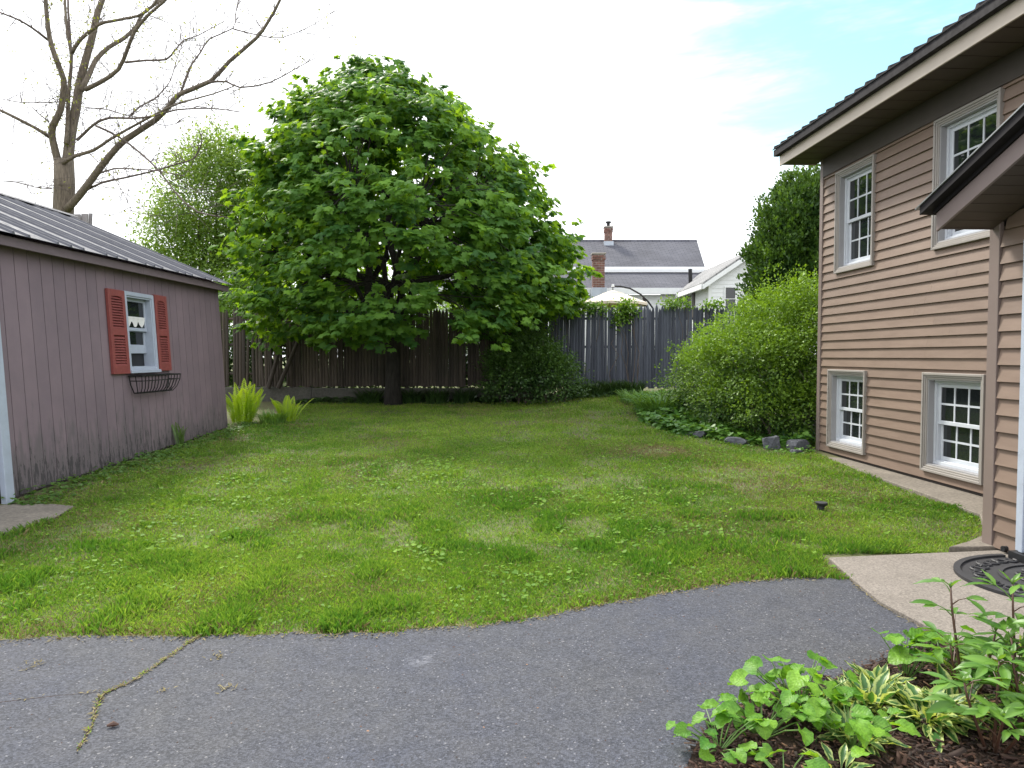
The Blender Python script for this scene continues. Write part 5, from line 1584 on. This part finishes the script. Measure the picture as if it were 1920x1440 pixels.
# ------------------------------------------------------------------ lawn
def lawn_density(X, Y):
    d = np.ones_like(X)
    edge = asphalt_edge(X)
    d *= ss(-0.01, 0.10, Y - edge) * 0.75 + 0.25 * (Y > edge - 0.02)
    d *= (Y > edge - 0.02)
    left = -4.98 + 0.10 * vnoise(Y * 2, Y * 0)
    d *= ss(0, 0.5, X - left + 0.05) * (X > left)
    # landing and foundation path on the right
    strip = np.interp(Y, [5.3, 5.35, 5.55, 6.42, 7.4, 8.45, 9.6, 10.5, 10.9], [2.30, 3.36, 3.70, 4.27, 4.33, 4.37, 4.42, 4.42, 4.3]) + 0.05 * (vnoise(Y * 4, Y * 0 + 3) - 0.3)
    d *= (X < strip) | (Y > 10.9)
    d *= ~((X > 2.24 + 0.02 * vnoise(Y * 9, Y * 0)) & (Y < 5.12 + 0.05 * (X - 2.3) + 0.03 * vnoise(X * 7, X * 0)))
    d *= ~in_poly(X, Y, BEDC)
    d *= ~in_poly(X, Y, [(-5.3, 6.7), (-4.95, 6.93), (-4.55, 6.95), (-4.30, 6.86), (-4.18, 6.40), (-4.24, 5.75), (-4.37, 5.2), (-5.3, 5.0)])
    d *= Y < 16.75 + 0.25 * vnoise(X * 1.2, X * 0 + 8) + 0.35 * ss(0.5, 2.5, X)
    # thin and bare places
    thin = vnoise(X * 1.6 + 20, Y * 1.6 + 7) * 0.6 + vnoise(X * 4.3 + 2, Y * 4.3 + 31) * 0.4
    d *= 0.35 + 0.65 * ss(0.28, 0.52, thin)
    for bx, by, rx, ry, s_ in ((2.06, 10.08, 0.32, 0.28, 0.85), (3.0, 8.0, 0.8, 0.4, 0.35), (2.0, 5.6, 0.4, 0.25, 0.7), (0.6, 4.5, 0.5, 0.12, 0.5), (-0.6, 3.95, 0.5, 0.1, 0.6), (-4.2, 8.8, 0.5, 0.5, 0.5)):
        d *= 1 - s_ * np.exp(-(((X - bx) / rx) ** 2 + ((Y - by) / ry) ** 2))
    return d

def sample_lawn(n, y0, y1, x0=-6.5, x1=5.2):
    m = int(n * 2.6)
    Y = rng.uniform(y0, y1, m); X = rng.uniform(x0, x1, m)
    ok = (np.abs(X) < 0.80 * Y + 0.6) & (lawn_density(X, Y) > rng.random(m))
    return X[ok][:n], Y[ok][:n]
bands = [(190000, 3.6, 5.4, 0.9), (150000, 5.4, 7.6, 1.1), (120000, 7.6, 11.0, 1.4), (100000, 11.0, 17.3, 2.0)]
PX, PY_, SC = [], [], []
for n, y0, y1, s_ in bands:
    X, Y = sample_lawn(n, y0, y1); PX.append(X); PY_.append(Y); SC.append(np.full(len(X), s_))
X, Y, SCL = map(np.concatenate, (PX, PY_, SC))
n = len(X)
tall = ss(0.55, 0.8, vnoise(X * 3.1 + 40, Y * 3.1 + 12)) * (0.4 + 0.6 * ss(9, 5, Y)) + 0.5 * ss(0.35, 0.0, Y - asphalt_edge(X)) * vnoise(X * 2.3, Y)
h = rng.uniform(0.014, 0.036, n) * (1 + 1.15 * tall) * (0.9 + 0.25 * SCL)
w = rng.uniform(0.0016, 0.0032, n) * SCL * (1 + 0.3 * tall)
a = rng.uniform(0, 2 * math.pi, n)
lean = np.abs(rng.normal(0.55, 0.45, n)) * (1 - 0.5 * np.clip(tall, 0, 1))
ca, sa = np.cos(a), np.sin(a)
wdir = rng.uniform(0, 2 * math.pi, n)
wx, wy = np.cos(wdir) * w, np.sin(wdir) * w
Z = gz(X, Y)
b1 = np.stack([X - wx, Y - wy, Z], -1); b2 = np.stack([X + wx, Y + wy, Z], -1)
lx, ly_ = ca * np.sin(lean) * h, sa * np.sin(lean) * h
hz_ = np.cos(np.clip(lean, 0, 1.45)) * h
tp = np.stack([X + lx * 1.25, Y + ly_ * 1.25, Z + hz_ * 0.92], -1)
md = np.stack([X + lx * 0.45 + wx * 0.9, Y + ly_ * 0.45 + wy * 0.9, Z + hz_ * 0.6], -1)
V = np.stack([b1, b2, md, tp], 1).reshape(-1, 3)
F = (np.arange(n) * 4)[:, None] + np.array([[0, 1, 2, 3]])
big = vnoise(X * 0.55 + 3, Y * 0.55 + 50); med = vnoise(X * 2.4, Y * 2.4 + 30)
t = 0.36 + 0.34 * (big - 0.5) + 0.26 * (med - 0.5) + rng.normal(0, 0.22, n) - 0.18 * np.clip(tall, 0, 1)
dead = (rng.random(n) < 0.10 + 0.2 * ss(0.5, 0.75, vnoise(X * 1.1 + 60, Y * 1.1)) + 0.3 * ss(0.2, 0, Y - asphalt_edge(X)))
for bx, by, rx, ry, s_ in ((2.06, 10.08, 0.5, 0.5, 1.2), (3.0, 8.0, 1.0, 0.55, 0.5), (3.3, 9.0, 0.7, 0.5, 0.35)):
    dead |= rng.random(n) < s_ * np.exp(-(((X - bx) / rx) ** 2 + ((Y - by) / ry) ** 2))
dead &= rng.random(n) > 0.75 * np.clip(tall, 0, 1)
gm = M['grass']
keep = ~dead
def sub(mask):
    idx = np.nonzero(mask)[0]
    Vs = V.reshape(-1, 4, 3)[idx].reshape(-1, 3)
    return Vs, (np.arange(len(idx)) * 4)[:, None] + np.array([[0, 1, 2, 3]]), np.repeat(t[idx], 4)
Vs, Fs, ts = sub(keep)
tag(np_obj('lawn_grass', Vs, Fs, gm, None, ts), 'mown green lawn between garage, house and fence', 'lawn', kind='stuff')
M['straw'] = leaf_mat('dead_grass', (0.17, 0.14, 0.065), (0.38, 0.32, 0.16), 0.2, 0.7, (1.1, 1.0, 0.7), 0.2)
Vs, Fs, ts = sub(dead)
tag(np_obj('dead_grass', Vs, Fs, M['straw'], None, ts), 'straw-coloured dead grass mixed into the lawn', 'grass', kind='stuff')
# clover and broad weeds in the lawn
n = 15000
X, Y = sample_lawn(n * 3, 3.7, 12.5)
keepw = 0.6 * ss(0.42, 0.85, vnoise(X * 0.9 + 11, Y * 0.9 + 5)) * (0.3 + vnoise(X * 5, Y * 5)) + 0.09 > rng.random(len(X))
X, Y = X[keepw][:n], Y[keepw][:n]; n = len(X)
a = rng.uniform(0, 2 * math.pi, n)
D = np.stack([np.cos(a), np.sin(a), rng.uniform(-0.2, 0.3, n)], -1)
Nn = np.stack([rng.normal(0, .35, n), rng.normal(-.1, .35, n), np.ones(n)], -1)
o = obj_leaves('lawn_weeds', M['weed'], None, LEAF_V, LEAF_F, np.stack([X, Y, gz(X, Y) + rng.uniform(0.010, 0.032, n)], -1), D, Nn, rng.uniform(0.014, 0.034, n) * (1 + 0.05 * Y), np.clip(rng.normal(0.5, 0.25, n), 0, 1))
tag(o, 'clover and broad-leaved weeds scattered through the lawn', 'weeds', kind='stuff')

n = 1500
X, Y = sample_lawn(60000, 3.8, 9.5)
pt = np.zeros(len(X))
for bx, by, r_ in ((0.9, 6.2, .8), (0.4, 7.4, .7), (1.6, 6.9, .5), (-0.6, 5.3, .35), (-2.6, 5.6, .5), (2.1, 5.3, .3), (0.2, 4.7, .3), (-3.0, 7.5, .6), (-1.2, 8.5, .7)):
    pt = np.maximum(pt, np.exp(-((X - bx) ** 2 + ((Y - by) * 0.9) ** 2) / r_ ** 2))
kk = pt * (vnoise(X * 7, Y * 7) > 0.55) * 0.5 + 0.006 > rng.random(len(X))
X, Y = X[kk][:n], Y[kk][:n]; n = len(X)
a = rng.uniform(0, 2 * math.pi, n)
o = obj_leaves('lawn_violets', M['weed'], None, HEART_V, HEART_F, np.stack([X, Y, gz(X, Y) + rng.uniform(0.02, 0.055, n)], -1), np.stack([np.cos(a), np.sin(a), rng.uniform(-0.4, 0.3, n)], -1), np.stack([rng.normal(0, .35, n), rng.normal(-.1, .35, n), np.ones(n)], -1), rng.uniform(0.020, 0.042, n), np.clip(rng.normal(0.5, 0.25, n), 0, 1))
tag(o, 'heart-leaved violets growing in patches in the lawn', 'weeds', kind='stuff')

# grass growing out of the crack across the driveway, and clippings
crack = [(-1.66, 3.72), (-1.69, 3.52), (-1.71, 3.35), (-1.74, 3.18), (-1.80, 3.06), (-1.76, 2.95), (-1.69, 2.80), (-1.64, 2.62)]
crack2 = [(-1.76, 3.10), (-2.0, 3.05), (-2.25, 2.98), (-2.6, 2.86)]
cr = MB()
for path, wd in ((crack, 0.004), (crack2, 0.002)):
    for (x0, y0), (x1, y1) in zip(path[:-1], path[1:]):
        d = Vector((x1 - x0, y1 - y0)).normalized(); nn = Vector((-d.y, d.x)) * wd * random.uniform(.6, 1.3)
        cr.add([(x0 - nn.x, y0 - nn.y, .0145), (x0 + nn.x, y0 + nn.y, .0145), (x1 + nn.x, y1 + nn.y, .0145), (x1 - nn.x, y1 - nn.y, .0145)], [(0, 3, 2, 1)])
tag(cr.build('driveway_crack', M['bedsoil']), kind='structure')
pp = []
for path, k in ((crack, 340), (crack2, 30)):
    p = np.array(path); s_ = rng.uniform(0, len(p) - 1.001, k); s_ = s_ if path is crack2 else (s_ / (len(p) - 1)) ** 1.5 * (len(p) - 1)
    i = s_.astype(int); q = p[i] + (p[i + 1] - p[i]) * (s_ - i)[:, None] + rng.normal(0, 0.0045, (k, 2)); pp.append(q)
for c, k, r_ in (((0.2, 3.3), 0, .1), ((-2.3, 3.35), 30, 0.03), ((-1.45, 3.45), 24, .02), ((-1.28, 3.12), 24, .02), ((-1.55, 3.1), 12, .015)):
    if k: pp.append(np.array(c) + rng.normal(0, r_, (k, 2)))
ex = rng.uniform(-4, 2.1, 1500); pp.append(np.stack([ex, asphalt_edge(ex) - np.abs(rng.normal(0, 0.035, 1500))], -1))
jx = np.interp(jy := rng.uniform(3.62, 5.0, 700), [3.6, 4.2, 4.66, 5.08], [2.30, 2.24, 2.27, 2.33]) + rng.normal(0, 0.03, 700); pp.append(np.stack([jx, jy], -1))
pp = np.concatenate(pp); n = len(pp)
a = rng.uniform(0, 2 * math.pi, n)
D = np.stack([np.cos(a), np.sin(a), np.abs(rng.normal(0.15, 0.3, n))], -1)
o = obj_leaves('crack_grass', M['straw'], None, NARROW_V, LEAF_F, np.stack([pp[:, 0], pp[:, 1], np.full(n, 0.018)], -1), D, rand_dirs(n) * .4 + [0, 0, 1], rng.uniform(0.010, 0.032, n), np.clip(rng.normal(0.2, 0.25, n), 0, 1))
tag(o, 'dry grass and clippings in the driveway crack and along its edge', 'grass', kind='stuff')
k0 = 200
o = obj_leaves('crack_weeds', M['grass'], None, NARROW_V, LEAF_F, np.concatenate([np.stack([pp[:k0, 0], pp[:k0, 1], np.full(k0, 0.016)], -1)]), unit(rng.normal(0, 1, (k0, 3)) + [0, 0, .3]), rand_dirs(k0), rng.uniform(0.010, 0.022, k0), rng.random(k0))
tag(o, 'green weeds sprouting in the driveway crack', 'weeds', kind='stuff')
# loose grit, bark crumbs and leaf bits on the paving
n = 520
X = rng.uniform(-3.2, 2.1, n); Y = 1.9 + 2.6 * rng.random(n) ** 0.7
ok = (Y < asphalt_edge(X) - 0.02) & ~in_poly(X, Y, bed_poly)
X, Y = X[ok], Y[ok]
bx_, by_ = np.array(BED).T
ex2 = rng.uniform(0.6, 2.2, 160); ey2 = np.interp(ex2, bx_, by_) + np.abs(rng.normal(0, 0.05, 160))
X, Y = np.concatenate([X, ex2]), np.concatenate([Y, ey2]); n = len(X)
a = rng.uniform(0, 2 * math.pi, n)
GV = [(-0.3, 0, 0), (0.3, 0.05, 0.0), (0.22, 1, 0.0), (-0.28, .9, 0.0), (0, .5, 0.35)]
GF = [(0, 1, 4), (1, 2, 4), (2, 3, 4), (3, 0, 4)]
V, F = scatter(GV, GF, np.stack([X, Y, np.full(n, 0.0142)], -1), leaf_frames(np.stack([np.cos(a), np.sin(a), np.zeros(n)], -1), np.tile([0, 0, 1.0], (n, 1))), rng.uniform(0.004, 0.012, n))
tag(np_obj('driveway_grit', V, F, M['mulch'], None, np.repeat(rng.beta(1.2, 1.5, n), 5)), 'loose grit and bark crumbs on the asphalt', 'grit', kind='stuff')
# one dropped seed pod on the asphalt
MB().tube([(-1.62, 2.78, .024), (-1.60, 2.79, .027), (-1.58, 2.795, .022)], [0.004, 0.011, 0.003], 7).build('seed_pod', M['stem'])
tag(bpy.data.objects['seed_pod'], 'tiny dark seed pod lying on the driveway', 'pod')

# ------------------------------------------------------------------ planting bed: mulch and plants
n = 15000
X = rng.uniform(0.5, 2.35, n * 2); Y = rng.uniform(1.3, 3.78, n * 2)
ok = in_poly(X, Y, BED + [(2.34, 3.55), (2.36, 1.2), (0.52, 1.2)])
X, Y = X[ok][:n], Y[ok][:n]; n = len(X)
CHIP_V = [(-0.14, 0, 0), (0.14, 0.03, 0.02), (0.10, 1, 0.01), (-0.12, 0.93, 0.03), (-0.13, 0.02, -0.08), (0.13, 0.05, -0.06), (0.09, .98, -.07), (-.11, .92, -.05)]
CHIP_F = [(0, 1, 2, 3), (0, 4, 5, 1), (1, 5, 6, 2), (2, 6, 7, 3), (3, 7, 4, 0)]
a = rng.uniform(0, 2 * math.pi, n)
D = np.stack([np.cos(a), np.sin(a), rng.normal(0, .22, n)], -1)
V, F = scatter(CHIP_V, CHIP_F, np.stack([X, Y, 0.014 + rng.random(n) * 0.028], -1), leaf_frames(D, rng.normal(0, .3, (n, 3)) + [0, 0, 1]), rng.uniform(0.010, 0.042, n) * np.where(rng.random(n) < .05, 2.0, 1))
tag(np_obj('mulch', V, F, M['mulch'], None, np.repeat(np.clip(rng.beta(1.4, 2.6, n) + (rng.random(n) < .03) * .4, 0, 1), 8)), 'dark red-brown bark mulch in the planting bed', 'mulch', kind='stuff')

# leaf meshes for the bed plants, shared by every copy
def grid_leaf(name, mat, prof, L_=1.0, fold=0.25, droop=0.35, nl=8, edge_tint=True, wave=0.0, t0=0.4, lobe=0.0):
    vs, fs, tn = [], [], []
    cols = 5
    for i in range(nl + 1):
        t = i / nl
        w = np.interp(t, [p[0] for p in prof], [p[1] for p in prof])
        for j in range(cols):
            u = -1 + 2 * j / (cols - 1)
            x = u * w
            y = L_ * (t - 0.12 * droop * t * t) - lobe * abs(u) ** 1.3 * (1 - t) ** 3 + (0.018 * math.sin(i * 3.1) * abs(u) if wave else 0); z = fold * abs(x) - droop * t * t * 0.5 + wave * math.sin(t * 17 + u * 3) * abs(u) * 0.03
            vs.append((x, y, z)); tn.append(abs(u) * (1.0 if edge_tint else 0.0) if edge_tint else t0 + 0.15 * math.cos(u * 9))
    for i in range(nl):
        for j in range(cols - 1):
            k = i * cols + j
            fs.append((k, k + 1, k + cols + 1, k + cols))
    return np_mesh(name, np.array(vs), np.array(fs), mat, np.array(tn), smooth=True)
P_HEART = [(0, 0.26), (0.06, 0.38), (0.18, 0.49), (0.35, 0.53), (0.55, 0.47), (0.75, 0.32), (0.9, 0.14), (1, 0.0)]
P_HOSTA = [(0, 0.015), (0.2, 0.025), (0.36, 0.085), (0.55, 0.14), (0.75, 0.115), (0.92, 0.04), (1, 0.0)]
P_LANCE = [(0, 0.03), (0.2, 0.10), (0.45, 0.165), (0.7, 0.12), (0.9, 0.04), (1, 0.0)]
hearts = [grid_leaf('leaf', M['violet'], P_HEART, 1, fo, dr, 10, False, 1.6, t_, 0.24) for fo, dr, t_ in ((0.35, 0.35, 0.5), (0.2, 0.6, 0.7), (0.5, 0.25, 0.35), (0.3, 0.5, 0.15))]
hostas = [grid_leaf('leaf', M['hosta'], P_HOSTA, 1, fo, dr, 9, True, 1.2) for fo, dr in ((0.5, 0.7), (0.35, 1.0), (0.6, 0.4))]
lances = [grid_leaf('leaf', M['peony'], P_LANCE, 1, fo, dr, 7, False, 0.4, t_) for fo, dr, t_ in ((0.3, 0.4, 0.3), (0.45, 0.65, 0.55), (0.2, 0.25, 0.75))]

def leaf_obj(mesh, parent, base, direction, normal, size):
    fr_ = leaf_frames(np.array([direction], float), np.array([normal], float))[0]
    o = bpy.data.objects.new('leaf', mesh); put(o, parent)
    o.matrix_local = Matrix([[*(fr_[r_] * size), base[r_]] for r_ in range(3)] + [[0, 0, 0, 1]])
    return o

def heart_plant(label, x, y, n, size, rad, hgt):
    o = empty('heart_leaved_plant', (x, y, 0.02)); tag(o, label, 'plant', 'heart-leaved plants in the bed')
    st = MB()
    for i in range(n):
        a = random.uniform(0, 2 * math.pi); r_ = rad * math.sqrt(random.random()); hh = hgt * random.uniform(0.45, 1.0)
        e = Vector((r_ * math.cos(a), r_ * math.sin(a), hh))
        st.tube([(e.x * .15, e.y * .15, 0), (e.x * .6, e.y * .6, hh * .65), e], [0.003, 0.0028, 0.002], 4, False)
        b = a + random.gauss(0, 0.6)
        leaf_obj(random.choice(hearts), o, e, (math.cos(b), math.sin(b), random.gauss(-0.05, .3)), (random.gauss(0, .35), random.gauss(-.1, .35), 1), random.uniform(*size))
    st.build('stems', M['gstem'], o)
def hosta_plant(label, x, y, n, size):
    o = empty('hosta', (x, y, 0.015)); tag(o, label, 'hosta', 'variegated hostas in the bed')
    for i in range(n):
        a = 2.4 * i + random.uniform(-.2, .2); el = random.uniform(0.25, 1.25)
        leaf_obj(random.choice(hostas), o, (0.03 * math.cos(a), 0.03 * math.sin(a), 0.0), (math.cos(a) * math.cos(el), math.sin(a) * math.cos(el), math.sin(el)), (-math.cos(a) * math.sin(el), -math.sin(a) * math.sin(el), math.cos(el) + .1), random.uniform(*size))
def peony(label, x, y, stems):
    o = empty('peony', (x, y, 0.015)); tag(o, label, 'peony', 'peonies in the bed')
    for dx, dy, hh, lx_ in stems:
        p = [Vector((dx * .2, dy * .2, 0)), Vector((dx * .6, dy * .6, hh * .45)), Vector((dx * .9, dy * .9, hh * .8)), Vector((dx, dy, hh))]
        MB().tube(p, [0.0065, 0.0055, 0.0045, 0.0035], 6).build('stem', M['stem'], o, smooth=True)
        k = 5 + int(hh * 6)
        for i in range(k):
            t = 0.30 + 0.70 * (i + 0.5) / k
            q = p[0].lerp(p[1], t / .45) if t < .45 else (p[1].lerp(p[2], (t - .45) / .35) if t < .8 else p[2].lerp(p[3], (t - .8) / .2))
            a = 2.4 * i + random.uniform(-.4, .4)
            pl = 0.07 * (1.15 - t * .6) * random.uniform(.8, 1.5)
            e = q + Vector((math.cos(a) * pl, math.sin(a) * pl, pl * 0.75))
            MB().tube([q, q.lerp(e, .5) + Vector((0, 0, .008)), e], [0.0028, .0022, .0018], 4).build('petiole', M['stem'] if i % 2 else M['gstem'], o)
            for j in (-1, 0, 1):
                b = a + j * 0.62 + random.gauss(0, .12)
                leaf_obj(random.choice(lances), o, e, (math.cos(b), math.sin(b), random.uniform(-.15, .45)), (random.gauss(0, .25), random.gauss(-.1, .25), 1), random.uniform(0.095, 0.16) * (1.1 - 0.35 * t) * lx_)
        for j in range(3):
            a = 2.1 * j + random.random()
            leaf_obj(random.choice(lances), o, p[3], (math.cos(a) * .7, math.sin(a) * .7, 0.9), (0, 0, 1), random.uniform(.05, .075) * lx_)
        MB().tube([p[3], p[3] + Vector((0, 0, .012)), p[3] + Vector((0, 0, .024))], [0.004, 0.009, 0.003], 8).build('bud', M['gstem'], o, smooth=True)
for lab, x, y, n, sz, rad, hg in (('heart-leaved plant at the tip of the bed by the asphalt', 0.78, 2.62, 12, (.055, .085), .16, .13),
        ('heart-leaved plant second along the asphalt edge of the bed', 0.98, 2.72, 20, (.06, .10), .18, .20),
        ('fullest heart-leaved plant along the asphalt edge of the bed', 1.18, 2.86, 28, (.07, .115), .2, .25),
        ('heart-leaved plant before the hostas, above bare mulch', 1.28, 2.62, 20, (.06, .10), .18, .20),
        ('heart-leaved plant standing apart by the asphalt corner', 1.82, 3.22, 9, (.09, .14), .14, .28),
        ('heart-leaved plant between the peonies and the landing', 2.02, 3.28, 8, (.08, .12), .14, .24),
        ('low heart-leaved plant at the lower edge of the picture', 0.95, 2.42, 8, (.05, .085), .14, .10)):
    heart_plant(lab, x, y, int(n * 1.5), (sz[0] * 0.72, sz[1] * 0.78), rad * 1.05, hg * 0.78)
for lab, x, y, n, sz in (('small hosta near the heart-leaved plants at the lower edge', 1.16, 2.46, 18, (.08, .13)), ('hosta among the heart-leaved plants', 1.36, 2.92, 34, (.12, .19)),
        ('hosta beside the patch of bare mulch', 1.50, 2.92, 36, (.13, .21)), ('largest cream-edged hosta in the middle of the bed', 1.68, 2.82, 48, (.16, .25)), ('hosta behind the largest one toward the asphalt', 1.62, 3.08, 30, (.12, .18)),
        ('hosta right of the largest one beneath the peonies', 1.84, 2.88, 36, (.14, .23)), ('dark-leaved hosta left of the bare mulch', 1.32, 2.68, 30, (.12, .19))):
    hosta_plant(lab, x, y, int(n * 1.3), (sz[0] * 0.88, sz[1] * 0.9))
peony('tall peony stem with a bud against the landing', 1.92, 2.92, [(-.03, .10, .49, 1.0), (0.10, .0, .34, 1.0), (-.12, -.05, .30, 1.0)])
peony('tallest peony at the edge of the picture', 2.10, 2.88, [(0.0, .06, .53, 1.1), (.09, -.02, .46, 1.05), (-.10, -.05, .32, 1.1), (.16, .08, .40, 1.0)])
peony('bushy low peony in front of the tall ones', 1.80, 2.60, [(-.10, .02, .26, 1.0), (.05, .05, .33, 1.0), (.08, -.12, .24, .9), (-.05, -.12, .2, .9)])
peony('low peony in the bottom corner of the picture', 2.0, 2.66, [(-.08, .02, .34, 1.1), (.08, .05, .42, 1.1), (.08, -.12, .30, 1.0), (-.08, -.14, .22, 1.0), (.0, .14, .36, 1.0)])
fg = [frond_mesh('frond', M['fern'], 22, 1.0, 0.14, c) for c in (0.5, 0.8)]
fern('bright fern among the peonies at the edge of the bed', (2.16, 2.92, 0.02), 7, (0.32, 0.46), fg, 0.75, 0.03, 'ferns in the bed')
fern('small bright fern between peony and landing', (1.98, 3.12, 0.02), 6, (0.22, 0.30), fg, 0.65, 0.03, 'ferns in the bed')
fern('bright fern in the bottom corner under the peonies', (2.02, 2.60, 0.02), 6, (0.26, 0.36), fg, 0.7, 0.03, 'ferns in the bed')
